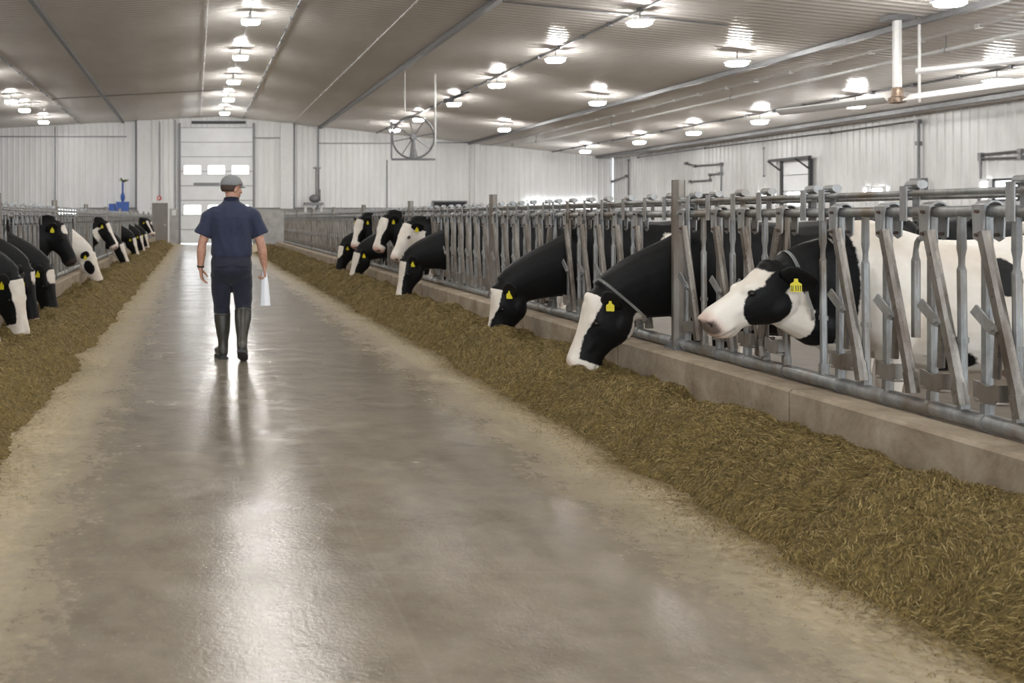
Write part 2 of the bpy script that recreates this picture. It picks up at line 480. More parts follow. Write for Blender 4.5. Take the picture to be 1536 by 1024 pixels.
bm = bmesh.new(); add_box(bm, (.1, -.08, BW(0, 184)[1]), (W * .75, .12, .14)); link('roller', mesh_of('roller', bm, M['dark']), door)
bm = bmesh.new(); add_box(bm, (0, -.02, .012), (W, .03, .02)); link('light_gap', mesh_of('light_gap', bm, M['day']), door)
# service door
d2 = empty('door_2', (BW(240, 0)[0], WALL_Y - .12, 0)); tag(d2, 'grey service door in the back wall', None, None, 'structure')
bm = bmesh.new(); hz = BW(0, 304)[1]; add_box(bm, (0, 0, hz / 2 + .02), (.86, .06, hz - .04)); link('door_panel', mesh_of('door_panel', bm, M['greydoor']), d2)
bm = bmesh.new()
for sx in (-1, 1): add_box(bm, (sx * .47, -.01, hz / 2), (.08, .1, hz))
add_box(bm, (0, -.01, hz + .03), (1.02, .1, .08)); link('door_frame', mesh_of('door_frame', bm, M['white']), d2)
bm = bmesh.new(); add_tube(bm, [(.32, -.04, 1.02), (.32, -.1, 1.02), (.2, -.1, 1.02)], .015, 8); link('door_handle', mesh_of('door_handle', bm, M['lightpipe']), d2)

# openings and windows
WN = [1]
def window(center, size, facing, mat, frame):
    n = 'window_%d' % WN[0]; WN[0] += 1
    r = empty(n, center); r['kind'] = 'structure'
    wd, h = size
    bm = bmesh.new(); add_box(bm, (0, 0, 0), (wd, .04, h) if facing == 'b' else (.04, wd, h)); link('pane', mesh_of('pane', bm, mat), r)
    bm = bmesh.new()
    for s in (-1, 1):
        if facing == 'b':
            add_box(bm, (s * wd / 2, -.02, 0), (.07, .08, h + .07)); add_box(bm, (0, -.02, s * h / 2), (wd, .08, .07))
        else:
            add_box(bm, (-.02, s * wd / 2, 0), (.08, .07, h + .07)); add_box(bm, (-.02, 0, s * h / 2), (.08, wd, .07))
    link('window_frame', mesh_of('window_frame', bm, frame), r)
def bwin(x0, x1, y0, y1, mat, frame):
    xa, zt = BW(x0, y0); xb, zb = BW(x1, y1); window(((xa + xb) / 2, WALL_Y - .19, (zt + zb) / 2), (xb - xa, zt - zb), 'b', mat, frame)
def rwin(x0, x1, y0, y1, mat, frame):
    ya, zt = RW((x0 + x1) / 2, y0); zb = RW((x0 + x1) / 2, y1)[1]
    window((RIGHT_X - .08, ya, (zt + zb) / 2), (abs(RW(x0, 0)[0] - RW(x1, 0)[0]), zt - zb), 'r', mat, frame)
bwin(648, 698, 302, 320, M['blackhole'], M['midgrey'])
bwin(788, 812, 301, 314, M['day'], M['white']); bwin(816, 846, 302, 314, M['day'], M['white']); bwin(852, 892, 301, 314, M['day'], M['white'])
bwin(86, 116, 312, 322, M['day'], M['white'])
rwin(1313, 1331, 281, 300, M['day'], M['white']); rwin(1300, 1307, 280, 300, M['day'], M['white']); rwin(1497, 1535, 269, 300, M['day'], M['dark'])
rwin(1476, 1490, 270, 300, M['day'], M['white']); rwin(1140, 1164, 288, 306, M['day'], M['white']); rwin(1040, 1066, 292, 310, M['blackhole'], M['dark']); rwin(1008, 1016, 298, 310, M['day'], M['white'])
rwin(1596, 1636, 262, 296, M['day'], M['dark'])
# overhead door in the right wall
ya, zt = RW(1178, 240); yb = RW(1221, 240)[0]
d3 = empty('door_3', (RIGHT_X - .08, (ya + yb) / 2, 0)); tag(d3, 'narrow white overhead door with dark tracks in the right wall', None, None, 'structure')
wd = ya - yb
bm = bmesh.new()
for k in range(6): add_box(bm, (0, 0, (k + .5) * zt / 6), (.05, wd, zt / 6 - .03))
link('door_panel', mesh_of('door_panel', bm, M['doorpanel']), d3)
bm = bmesh.new()
for s in (-1, 1):
    add_box(bm, (-.05, s * wd / 2, zt / 2 - .05), (.12, .09, zt))
    add_tube(bm, [(-.05, s * wd / 2, zt - .45), (-.45, s * wd / 2 + .25, zt - .02)], .035, 6)
add_box(bm, (-.2, .15, zt), (.12, wd + .7, .1))
link('door_track', mesh_of('door_track', bm, M['dark']), d3)
bm = bmesh.new(); add_box(bm, (-.04, 0, RW(1200, 290)[1] - .2), (.03, wd * .6, .5)); link('window_pane', mesh_of('window_pane', bm, M['day']), d3)

# pipes and boxes on the right wall
def rwp(px, py, off=.09):
    y, z = RW(px, py); return (RIGHT_X - off, y, z)
def wall_pipe(name, pts, r, mat, label, cat='pipe', box=None):
    bm = bmesh.new()
    for a, b in zip(pts[:-1], pts[1:]): add_tube(bm, [a, b], r, 6)
    for p in pts: add_box(bm, p, (r * 3.2,) * 3)
    if box: add_box(bm, box[0], box[1])
    o = link(name, mesh_of(name, bm, mat)); tag(o, label, cat); return o
p = rwp(1384, 277); wall_pipe('wall_pipe', [rwp(1382, 182), rwp(1382, 215), rwp(1382, 275)], .04, M['midgrey'], 'grey vertical pipe on right wall ending above a round dark box', 'pipe', (p, (.25, .5, .4)))
wall_pipe('wall_conduit', [rwp(1380, 181), rwp(1250, 199), rwp(1060, 222), rwp(960, 236)], .03, M['midgrey'], 'long thin conduit running along the top of the right wall', 'conduit')
wall_pipe('wall_bracket', [rwp(1476, 300), rwp(1476, 232), rwp(1536, 226), rwp(1536, 236), rwp(1476, 238)], .035, M['midgrey'], 'grey bracket frame above the dark framed window on the right wall', 'bracket')
wall_pipe('wall_bracket', [rwp(1032, 245), rwp(1045, 249), rwp(1085, 246), rwp(1085, 296)], .04, M['midgrey'], 'grey pipe bracket high on right wall behind the tall post', 'bracket')
wall_pipe('wall_bracket', [rwp(1038, 272), rwp(1068, 270), rwp(1068, 262), rwp(1083, 260)], .035, M['midgrey'], 'short bent pipe on right wall under the high bracket', 'bracket')
wall_pipe('wall_conduit', [rwp(1149, 222), rwp(1149, 264)], .02, M['midgrey'], 'short vertical conduit on right wall beside the overhead door', 'conduit')
wall_pipe('wall_conduit', [rwp(945, 240), rwp(945, 300)], .03, M['midgrey'], 'vertical conduit near the far corner of the right wall', 'conduit')
wall_pipe('wall_conduit', [rwp(921, 272), rwp(942, 264)], .04, M['midgrey'], 'short level pipe in the far right corner', 'conduit')

# ------------------------------------------------------------------ lamps
def lamp_meshes():
    bm = bmesh.new(); add_box(bm, (0, 0, .035), (.50, .32, .03)); add_box(bm, (0, 0, .065), (.30, .2, .04)); h = mesh_of('lamp_housing', bm, M['white'])
    bm = bmesh.new()
    loft(bm, [circ((0, 0, z), Vector((1, 0, 0)), Vector((0, 1, 0)), a, b, 16, 4) for z, a, b in ((.005, .225, .15), (-.04, .235, .16), (-.075, .19, .11))])
    d = mesh_of('lamp_diffuser', bm, M['lamp'])
    bm = bmesh.new(); add_tube(bm, [(0, 0, .06), (0, 0, .30)], .012, 6); r = mesh_of('lamp_rod', bm, M['midgrey'])
    return h, d, r
LH, LD, LR = lamp_meshes()
rows = [  # lamps near and behind the camera are out of view, added for lighting and reflections
    ('aisle', 1.48, [46.06, 40.8, 35.5, 30.1, 24.6, 19.2, 13.8, 8.4, 3.0, -3.0]),
    ('right feed line', 9.78, [45.6, 40.7, 35.2, 30.2, 25.3, 20.5, 15.5, 10.5, 5.5, .5, -4.5]),
    ('right pen', 13.6, [41, 31.5, 23.4, 16.8, 10.0, 3.5, -3]),
    ('right wall', 19.25, [46, 40.4, 36, 31.8, 27.2, 22.4, 17.4, 12.4, 7, 1.5, -4]),
    ('left pen', -7.4, [45.7, 40.6, 37.6, 32, 27, 22, 17, 12, 7, 2, -3]),
]
for nm, X, Ys in rows:
    for i, y in enumerate(Ys):
        z = ceil_z(X) - .33
        L = empty('ceiling_lamp', (X, y, z)); tag(L, 'lit white ceiling lamp over the %s, %s from the back wall' % (nm, ORD[i]), 'lamp', 'lamps over the ' + nm)
        link('lamp_housing', LH, L); link('lamp_diffuser', LD, L); link('lamp_rod', LR, L)

# ------------------------------------------------------------------ headlock panels
UNIT = .354
def stanchion_parts(lean=1):
    """sub-part meshes; local x across the fence (-x to the aisle), y along it, z up, origin under the fixed bar"""
    P = []
    bm = bmesh.new(); add_bar(bm, (0, 0, .50), (0, 0, 1.40), .047, .034)
    add_bar(bm, (0, 0, .49), (0, 0, .56), .052, .044)
    P.append(('fixed_bar', bm, 'galv'))
    bm = bmesh.new(); yb = -.20 * lean
    add_bar(bm, (-.034, -.018 * lean, 1.33), (-.034, yb, .60), .056, .040)
    add_bar(bm, (-.034, yb + .008 * lean, .635), (-.030, yb - .008 * lean, .535), .066, .05)
    P.append(('swing_bar', bm, 'worn'))
    bm = bmesh.new()
    for sx in (-1, 1):
        loft(bm, [[Vector((sx * .046 + dx, y, z)) for dx in (-.003, .003) for (y, z) in ()] or
                  [Vector((sx * .046 + dx, -.008 - .033, 1.45)), Vector((sx * .046 + dx, -.008 + .033, 1.45)), Vector((sx * .046 + dx, -.008 + .026, 1.30)), Vector((sx * .046 + dx, -.008, 1.285)), Vector((sx * .046 + dx, -.008 - .026, 1.30))] for dx in (-.004, .004)])
    loft(bm, [[Vector((r * math.cos(a), y, 1.42 + r * math.sin(a))) for (r, y) in ((.042, -.041), (.050, -.041), (.050, .025), (.042, .025))] for a in [math.pi * k / 10 for k in range(11)]])
    P.append(('clamp', bm, 'galv_light'))
    bm = bmesh.new()
    for yy, zz in ((-.008, 1.42), (-.008, 1.315)): add_tube(bm, [(-.062, yy, zz), (.062, yy, zz)], .009, 6)
    P.append(('clamp_bolt', bm, 'bolt'))
    bm = bmesh.new(); yl = -.095 * lean
    a, b = Vector((-.058, .004, .985)), Vector((-.058, yl, .90)); d = (b - a).normalized(); nn = Vector((0, -d.z, d.y)); hw = .024
    out = [a + nn * hw, a - nn * hw, b - nn * hw, b - nn * hw * .5 + d * .02, b + nn * hw * .5 + d * .02, b + nn * hw]
    loft(bm, [[p + Vector((dx, 0, 0)) for p in out] for dx in (-.005, .005)])
    add_tube(bm, [(-.072, yl, .905), (-.03, yl, .905)], .011, 8)
    P.append(('link_plate', bm, 'galv_light'))
    bm = bmesh.new(); add_tube(bm, [(-.02, yl + .01 * lean, .90), (.0, -.05 * lean, .68)], .016, 8); P.append(('strut', bm, 'worn'))
    bm = bmesh.new()
    pl = [Vector((-.052, y * lean, z)) for y, z in ((.012, .665), (.012, .60), (-.02, .578), (-.09, .572), (-.122, .60), (-.125, .655), (-.10, .662), (-.06, .645), (-.02, .66))]
    loft(bm, [[p + Vector((dx, 0, 0)) for p in pl] for dx in (0, .007)])
    for yy in (.008, -.120): add_box(bm, (-.025, yy * lean, .625), (.06, .008, .075))
    add_box(bm, (-.025, -.055 * lean, .574), (.055, .12, .007))
    P.append(('catch_plate', bm, 'pole'))
    return P
def rod_parts(hook=False):
    P = []
    bm = bmesh.new()
    if hook:
        add_tube(bm, [(.02, 0, .80), (.02, 0, 1.18)], .019, 10)
        add_tube(bm, [(.02, 0, 1.18), (.02, 0, 1.20), (.02, 0, 1.235), (.02, -.008, 1.27), (.02, -.022, 1.29), (.02, -.04, 1.285)], [.019, .014, .011, .012, .012, .010], 8)
    else:
        add_tube(bm, [(0, 0, .53), (0, .01, 1.15)], .0185, 10)
        add_tube(bm, [(0, .01, 1.15), (0, .01, 1.17), (0, .01, 1.21), (0, .01, 1.25), (0, .01, 1.40)], [.019, .013, .013, .019, .017], 8)
        add_tube(bm, [(0, .004, .815), (0, .004, .84)], .024, 10)
        add_bar(bm, (0, 0, .49), (0, 0, .57), .05, .044)
    P.append(('release_rod', bm, 'galv'))
    return P
def latch_parts():
    bm = bmesh.new()
    for sx in (-.032, .032): add_bar(bm, (sx, 0, 1.375), (sx, 0, 1.545), .048, .008)
    add_box(bm, (0, 0, 1.545), (.07, .048, .008))
    lo = ('latch', bm, 'galv_light')
    bm = bmesh.new(); loft(bm, [circ((.015, y, 1.555), Vector((1, 0, 0)), Vector((0, 0, 1)), .028, .022, 10) for y in (-.06, .02)])
    return [lo, ('latch_box', bm, 'galv_light')]
def to_mesh(parts): return [(n, mesh_of(n, bm, M[m], autos=35)) for n, bm, m in parts]
def merged(name, lst):
    bm = bmesh.new(); mats_ = []
    for n, b, m in lst:
        if M[m] not in mats_: mats_.append(M[m])
        k = mats_.index(M[m])
        tmp = bpy.data.meshes.new('t'); bmesh.ops.recalc_face_normals(b, faces=b.faces[:])
        for f in b.faces: f.material_index = k
        b.to_mesh(tmp); b.free(); bm.from_mesh(tmp); bpy.data.meshes.remove(tmp)
    me = bpy.data.meshes.new(name); bm.to_mesh(me); bm.free()
    for m in mats_: me.materials.append(m)
    me.polygons.foreach_set('use_smooth', [True] * len(me.polygons)); me.set_sharp_from_angle(angle=math.radians(35))
    return me
S_FULL = {1: to_mesh(stanchion_parts(1)), -1: to_mesh(stanchion_parts(-1))}
S_ONE = {1: merged('headlock', stanchion_parts(1)), -1: merged('headlock', stanchion_parts(-1))}
R_M, R_HOOK = to_mesh(rod_parts())[0][1], to_mesh(rod_parts(True))[0][1]
LT = to_mesh(latch_parts()); LT_ONE = merged('latch', latch_parts())

def panel(x, y0, y1, units, rods, latches, full, label, side, lean_map=None, hooks=()):
    root = empty('headlock_panel', (x, y0, 0)); tag(root, label, 'headlock panel', 'headlock panels of the %s feed line' % side)
    L = y1 - y0
    bm = bmesh.new(); add_tube(bm, [(0, .05, 1.42), (0, L - .05, 1.42)], .027, 14); link('top_rail', mesh_of('top_rail', bm, M['galv'], autos=40), root)
    bm = bmesh.new(); add_tube(bm, [(0, .02, .475), (0, L - .02, .475)], .040, 16)
    for u in units:
        yy = u - y0
        add_tube(bm, [(0, yy - .012, .475), (0, yy + .012, .475)], .0445, 16)
    link('bottom_rail', mesh_of('bottom_rail', bm, M['galv'], autos=40), root)
    bm = bmesh.new(); add_tube(bm, [(-.012, .06, 1.512), (-.012, L - .06, 1.512)], .016, 10); add_tube(bm, [(.045, .1, 1.49), (.045, L - .1, 1.49)], .011, 8)
    link('lock_rail', mesh_of('lock_rail', bm, M['galv'], autos=40), root)
    for u in units:
        ln = (lean_map or {}).get(u, 1)
        if full:
            fb = None
            for n, me in S_FULL[ln]:
                if fb is None:
                    fb = link('headlock', me, root, (0, u - y0, 0))
                else: link(n, me, fb)
        else: link('headlock', S_ONE[ln], root, (0, u - y0, 0))
    for r in rods: link('release_rod', R_HOOK if r in hooks else R_M, root, (0, r - y0, 0))
    for q in latches:
        if full:
            l0 = link('latch', LT[0][1], root, (0, q - y0, 0)); link('latch_box', LT[1][1], l0)
        else: link('latch', LT_ONE, root, (0, q - y0, 0))
    return root
def post_mesh():
    bm = bmesh.new(); add_bar(bm, (0, 0, .43), (0, 0, 1.67), .085, .085)
    me = mesh_of('fence_post', bm, M['pole'], autos=30); return me
def collar_mesh():
    bm = bmesh.new()
    for z, r in ((1.42, .036), (1.512, .026), (.475, .05)):
        for s in (-1, 1): add_tube(bm, [(0, s * .040, z), (0, s * .062, z)], r, 12)
    return mesh_of('rail_collar', bm, M['galv'], autos=40)
def base_mesh():
    bm = bmesh.new(); add_box(bm, (-.0, 0, .436), (.13, .15, .012))
    for sx in (-.05, .05):
        for sy in (-.06, .06): add_tube(bm, [(sx, sy, .442), (sx, sy, .455)], .01, 6)
    return mesh_of('base_plate', bm, M['galv'])
PM, CM, BMs = post_mesh(), collar_mesh(), base_mesh()
cow_gaps_r = [5.40, 7.06, 9.03, 13.3, 14.2, 15.9, 17.4, 18.6, 19.6]
cow_gaps_l = [7.9, 9.1, 10.0, 11.1, 13.3, 16.9, 20.3, 23, 27.5, 31, 34, 36.5, 38.5]
def make_line(x, posts, cows, side, nfull, explicit=None):
    for k, (a, b) in enumerate(zip(posts[:-1], posts[1:])):
        if explicit and k == 0:
            units, rods, hooks, latches = explicit
        else:
            units = [b - .125 - i * UNIT for i in range(12)]
            rods = [u - .24 for u in units[:-1]]; hooks = [r for r in rods if random.random() < .15]
            latches = [u - .09 + random.uniform(-.05, .05) for u in units]
        lean = {}
        for c in cows:
            units = [u for u in units if not abs(u - c) < .125]
            rods = [r for r in rods if not abs(r - c) < .19]
            for u in units:
                if 0 < u - c < .34: lean[u] = -1
        panel(x, a, b, units, rods, latches, k < nfull,
              '%s steel headlock panel of the %s feed line, counted from the camera' % (ORD[k], side), side, lean, hooks)
    for k, p in enumerate(posts):
        o = link('fence_post', PM, None, (x, p, 0)); tag(o, '%s square steel post of the %s headlock line, counted from the camera' % (ORD[k], side), 'post', 'posts of the %s feed line' % side)
        link('rail_collar', CM, o); link('base_plate', BMs, o)
PR = [2.6 + 4.25 * k for k in range(9)]
PL = [6.15 + 4.25 * k for k in range(11)]
def Yr(px): return F * RAIL_R / (px - VX)
ex_units = [6.725, 6.31, 5.995, 5.60, 5.13, 4.78, 4.49, 4.18, 3.86, 3.52, 3.17, 2.85]
ex_rods = [6.50, 6.15, 5.80, 5.265, 4.93, 4.62, 4.31, 4.02, 3.7, 3.35, 3.02]
ex_lat = [6.66, 6.40, 6.10, Yr(1146), Yr(1213), Yr(1241), Yr(1365), Yr(1527), 3.6, 3.2, 2.9]
def make_right():
    # nearest panel follows the photo bar by bar
    cows = cow_gaps_r
    lean = {5.60: -1}
    panel(RAIL_R, PR[0], PR[1], ex_units, ex_rods, ex_lat, True, 'first steel headlock panel of the right feed line, counted from the camera', 'right', lean, (4.62,))
make_right()
def rest_right():
    posts = PR[1:]
    for k, (a, b) in enumerate(zip(posts[:-1], posts[1:])):
        units = [b - .125 - i * UNIT for i in range(12)]; rods = [u - .24 for u in units[:-1]]
        hooks = [r for r in rods if random.random() < .15]; latches = [u - .09 + random.uniform(-.05, .05) for u in units]
        lean = {}
        for c in cow_gaps_r:
            units = [u for u in units if not abs(u - c) < .12]; rods = [r for r in rods if not abs(r - c) < .19]
            for u in units:
                if 0 < u - c < .34: lean[u] = -1
        panel(RAIL_R, a, b, units, rods, latches, k < 3, '%s steel headlock panel of the right feed line, counted from the camera' % ORD[k + 1], 'right', lean, hooks)
    for k, p in enumerate(PR):
        o = link('fence_post', PM, None, (RAIL_R, p, 0)); tag(o, '%s square steel post of the right headlock line, counted from the camera' % ORD[k], 'post', 'posts of the right feed line')
        link('rail_collar', CM, o); link('base_plate', BMs, o)
rest_right()
make_line(RAIL_L, PL, cow_gaps_l, 'left', 0)

# ------------------------------------------------------------------ feed windrows
def nz(x, y, s, o=0.0): return noise.noise(Vector((x * s, y * s, o)))
def feed(name, xe, xc, y0, y1, nstr, label, seed):
    sgn = 1 if xc > xe else -1
    rows = [y0]
    while rows[-1] < y1: rows.append(rows[-1] + max(.02, .0048 * rows[-1]))
    nc = 54; R = len(rows)
    P = np.zeros((R, nc, 3))
    for j, y in enumerate(rows):
        edge = xe + sgn * (-.05 + .13 * nz(seed, y, .9) + .06 * nz(seed + 5, y, 2.6) + .045 * nz(seed + 9, y, 7) + .03 * nz(seed + 3, y, 19))
        fade = min(1, (y1 - y) / 1.2)
        for i in range(nc):
            t = i / (nc - 1); x = edge + (xc - edge) * t
            s1 = min(1, t / .48); s1 = s1 * s1 * (3 - 2 * s1)
            s2 = max(0, min(1, (t - .55) / .45)); s2 = s2 * s2 * (3 - 2 * s2)
            h = .29 * (.25 * min(1, t * 8) + .75 * s1) * (1 - .22 * s2)
            amp = min(1, t * 7)
            h += amp * (  .07 * nz(x * 1.3, y, 1.7, seed) + .075 * nz(x, y * .8, 4.2, seed) + .040 * nz(x, y, 10, seed) + .020 * nz(x, y, 24, seed) + .009 * nz(x, y, 47, seed))
            P[j, i] = (x, y, max(.002, h * fade) if 0 < i else -.004)
    verts = P.reshape(-1, 3)
    idx = np.arange(R * nc).reshape(R, nc)
    q = np.stack([idx[:-1, :-1], idx[:-1, 1:], idx[1:, 1:], idx[1:, :-1]], -1).reshape(-1, 4)
    if sgn < 0: q = q[:, ::-1]
    me = bpy.data.meshes.new(name); me.from_pydata(verts.tolist(), [], q.tolist()); me.materials.append(M['feed'])
    me.polygons.foreach_set('use_smooth', [True] * len(me.polygons))
    o = link(name, me); tag(o, label, 'feed', None, 'stuff')
    # loose chopped strands lying on the heap
    N = nstr
    j = rng.integers(0, R - 1, N); i = rng.integers(0, nc - 1, N)
    near = rng.random(N) < .25
    a = rng.random((N, 1)); b = rng.random((N, 1))
    p = (P[j, i] * (1 - a) + P[j + 1, i] * a) * (1 - b) + (P[j, i + 1] * (1 - a) + P[j + 1, i + 1] * a) * b
    # some spill on to the floor beyond the edge
    sp = (rng.random(N) < .10)
    off = rng.exponential(.09, N)
    p[sp, 0] = P[j[sp], 0, 0] - sgn * off[sp]; p[sp, 2] = .003
    tx = P[j, i + 1] - P[j, i]; ty = P[j + 1, i] - P[j, i]
    tx /= np.linalg.norm(tx, axis=1, keepdims=True); ty /= np.linalg.norm(ty, axis=1, keepdims=True)
    nrm = np.cross(tx, ty); nrm /= np.linalg.norm(nrm, axis=1, keepdims=True); nrm[nrm[:, 2] < 0] *= -1
    nrm[sp] = (0, 0, 1); tx[sp] = (1, 0, 0); ty[sp] = (0, 1, 0)
    # strands lie in swirled tufts: their heading follows a slow noise plus scatter
    ang = np.array([3.0 * nz(pp[0], pp[1], 2.2, 3.3) for pp in p]) + rng.normal(0, .55, N)
    d = tx * np.cos(ang)[:, None] + ty * np.sin(ang)[:, None] + nrm * np.where(sp, 0, rng.normal(.12, .28, N))[:, None]
    d /= np.linalg.norm(d, axis=1, keepdims=True)
    wv = np.cross(d, nrm + rng.normal(0, .5, (N, 3)) * (~sp)[:, None]); wv /= np.linalg.norm(wv, axis=1, keepdims=True)
    up = np.cross(wv, d); up[up[:, 2] < 0] *= -1
    sc = np.maximum(1, p[:, 1] / 5.5) ** .55
    ln = (rng.uniform(.008, .038, N) * sc)[:, None]; wd = (rng.uniform(.0009, .0026, N) * np.maximum(1, p[:, 1] / 4.5) ** .6)[:, None]
    lift = np.where(sp, .001, rng.uniform(0, .012, N))[:, None]
    c = p + nrm * lift
    bend = up * ln * rng.uniform(0, .18, (N, 1))
    A, B, C = c - d * ln / 2, c + bend, c + d * ln / 2
    V = np.stack([A - wv * wd / 2, A + wv * wd / 2, B + wv * wd / 2, B - wv * wd / 2, C + wv * wd / 2, C - wv * wd / 2], 1).reshape(-1, 3)
    base = np.arange(N)[:, None] * 6
    Q = np.concatenate([base + np.array([0, 1, 2, 3]), base + np.array([3, 2, 4, 5])], 1).reshape(-1, 4)
    ms = bpy.data.meshes.new('loose_strands'); ms.vertices.add(len(V)); ms.vertices.foreach_set('co', V.ravel())
    ms.loops.add(Q.size); ms.loops.foreach_set('vertex_index', Q.ravel().astype(np.int32))
    ms.polygons.add(len(Q)); ms.polygons.foreach_set('loop_start', np.arange(0, Q.size, 4, dtype=np.int32))
    ms.update(calc_edges=True)
    k = rng.random(N) ** 1.9
    c0 = np.array([.085, .058, .013]); c1 = np.array([.30, .205, .060]); c2 = np.array([.48, .37, .165])
    tint = np.where(k[:, None] < .6, c0 + (c1 - c0) * (k[:, None] / .6), c1 + (c2 - c1) * ((k[:, None] - .6) / .4))
    colr = np.concatenate([tint, np.ones((N, 1))], 1).repeat(6, 0)
    at = ms.color_attributes.new('tint', 'FLOAT_COLOR', 'POINT'); at.data.foreach_set('color', colr.ravel())
    ms.materials.append(M['strand'])
    so = link('loose_strands', ms, o); so['kind'] = 'stuff'
    return P, rows
feed('silage_feed', 2.50, 3.355, 2.0, 38.0, 330000, 'long heap of chopped brown silage along the right curb', 2.3)
feed('silage_feed', -1.16, -2.065, 4.3, 47.5, 80000, 'long heap of chopped brown silage along the left curb', 7.7)

# ------------------------------------------------------------------ cows
def lerp(a, b, t): return a + (b - a) * t
HEAD = [  # u, top, bottom, half width, exponent
    (-.10, .000, -.20, .085, 2.2), (-.04, .018, -.24, .100, 2.3), (.02, .034, -.27, .108, 2.5), (.08, .030, -.295, .116, 2.7), (.14, .018, -.302, .120, 2.8),
    (.19, .012, -.292, .116, 2.8), (.25, .008, -.258, .100, 2.7), (.31, .006, -.222, .088, 2.6), (.37, .006, -.200, .081, 2.6),
    (.43, .006, -.192, .083, 2.7), (.48, .004, -.190, .092, 2.9), (.52, -.008, -.186, .093, 3.0), (.55, -.030, -.170, .080, 2.8), (.568, -.055, -.145, .055, 2.4)]
TORSO = [(-1.86, .98, 1.24, .05), (-1.82, .86, 1.32, .13), (-1.72, .70, 1.385, .215), (-1.58, .62, 1.405, .27), (-1.40, .565, 1.395, .285), (-1.15, .515, 1.365, .325),
         (-.90, .485, 1.345, .345), (-.66, .495, 1.355, .315), (-.48, .53, 1.385, .265), (-.32, .575, 1.40, .225), (-.18, .625, 1.365, .19), (-.08, .70, 1.28, .14), (-.02, .80, 1.17, .06)]
def make_cow(name, x, y, heading, poll, nose, yaw, pat, label, group, voxel=.018, collar=None, number=False, tags=(1, -1), tail=True, walk=0.0):
    cw, sw = math.cos(yaw), math.sin(yaw)
    P = Vector((poll[0], 0, poll[1]))
    d2 = Vector((nose[0] - poll[0], 0, nose[1] - poll[1])); L = d2.length; scale = 1.0
    U0 = d2.normalized()
    Rz = Matrix.Rotation(yaw, 3, 'Z')
    U = (Rz @ U0).normalized(); Wv = (Rz @ Vector((0, 1, 0))).normalized(); V = U.cross(Wv).normalized()
    if V.dot(Rz @ Vector((U0.z * -1, 0, U0.x))) < 0: V = -V
    su, sv, sw_ = pat.get('hs', (1.0, 1.06, 1.04))
    def hp(u, v, w): return P + U * (u * su) + V * (v * sv) + Wv * (w * sw_)
    X1, Y1, Z1 = Vector((1, 0, 0)), Vector((0, 1, 0)), Vector((0, 0, 1))
    bm = bmesh.new()
    bk = pat.get('back', 1.0)
    loft(bm, [circ((tx, 0, (zb + zt * kk) / 2), Y1, Z1, hw, (zt * kk - zb) / 2, 22, 2.25) for (tx, zb, zt, hw), kk in [(q, lerp(1.0, bk, min(1, max(0, (-q[0] - .2) / .4)))) for q in TORSO]])
    loft(bm, [circ(hp(u, (tp + bt) / 2, 0), Wv, V, hw * sw_, (tp - bt) / 2 * sv, 20, e) for u, tp, bt, hw, e in HEAD])
    eu, ev = pat.get('eye', (.165, -.056))
    us = [q[0] for q in HEAD]
    def surf_w(u, v):
        tp, bt, hw, e = (float(np.interp(u, us, [q[k] for q in HEAD])) for k in (1, 2, 3, 4))
        return hw * max(.05, 1 - min(1, abs(v - (tp + bt) / 2) / ((tp - bt) / 2)) ** e) ** (1 / e)
    # brow ridges, cheeks, poll
    HM = Matrix((U, Wv, V)).transposed()
    for s in (-1, 1):
        ellipsoid(bm, hp(eu - .008, ev + .024, s * (surf_w(eu, ev + .024) - .008)), (.045, .026, .026), HM)
        ellipsoid(bm, hp(.11, -.20, s * .080), (.10, .050, .07), HM); ellipsoid(bm, hp(.30, -.085, s * .074), (.10, .020, .024), HM)
        ellipsoid(bm, hp(.525, -.055, s * .056), (.036, .036, .036), HM); ellipsoid(bm, hp(.475, -.135, s * .064), (.055, .028, .034), HM)
    ellipsoid(bm, hp(.0, .004, 0), (.052, .056, .048), HM); ellipsoid(bm, hp(.45, -.185, 0), (.055, .05, .026), HM)
    # neck
    S = Vector((-.26, 0, .985)); down = poll[1] < 1; E = hp(-.03, -.13 if down else -.135, 0)
    T0 = (E - S).normalized() * .2 if down else Vector((.9, 0, .05)).normalized() * .30; T1 = (U * .55 + (E - S).normalized() * .6).normalized() * .2
    rings = []
    for k in range(11):
        t = k / 10
        c = (1-t)**3 * S + 3*(1-t)**2*t * (S + T0) + 3*(1-t)*t*t * (E - T1) + t**3 * E
        tg = (3*(1-t)**2 * T0 + 6*(1-t)*t * (E - T1 - S - T0) + 3*t*t * T1).normalized()
        a = Z1.cross(tg).normalized(); b = tg.cross(a).normalized()
        e = t ** .8
        rings.append(circ(c, a, b, lerp(.185, .098 * sw_, e), lerp(.37, (.165 if down else .170) * sv, e), 18, 2.15))
    loft(bm, rings)
    if not down: capsule(bm, hp(.16, -.205, 0), (-.02, 0, poll[1] - .33), .062, .13)
    ellipsoid(bm, (-.13, 0, .74), (.14, .12, .15))
    for s in (-1, 1):
        wk = walk * s
        ellipsoid(bm, (-.33, s * .16, .92), (.17, .10, .30))
        chain(bm, [(-.36, s * .17, .80), (-.34 + wk * .3, s * .17, .64), (-.31 + wk * .7, s * .165, .38), (-.32 + wk, s * .165, .13), (-.30 + wk, s * .165, .05)], [.12, .085, .05, .04, .052], 12)
        ellipsoid(bm, (-.305 + wk * .7, s * .165, .385), (.055, .055, .06))
        ellipsoid(bm, (-1.52, s * .17, .98), (.23, .135, .32))
        chain(bm, [(-1.50, s * .18, .86), (-1.40 - wk * .2, s * .18, .70), (-1.66 - wk * .6, s * .165, .46), (-1.61 - wk, s * .165, .14), (-1.58 - wk, s * .165, .05)], [.16, .12, .052, .042, .054], 12)
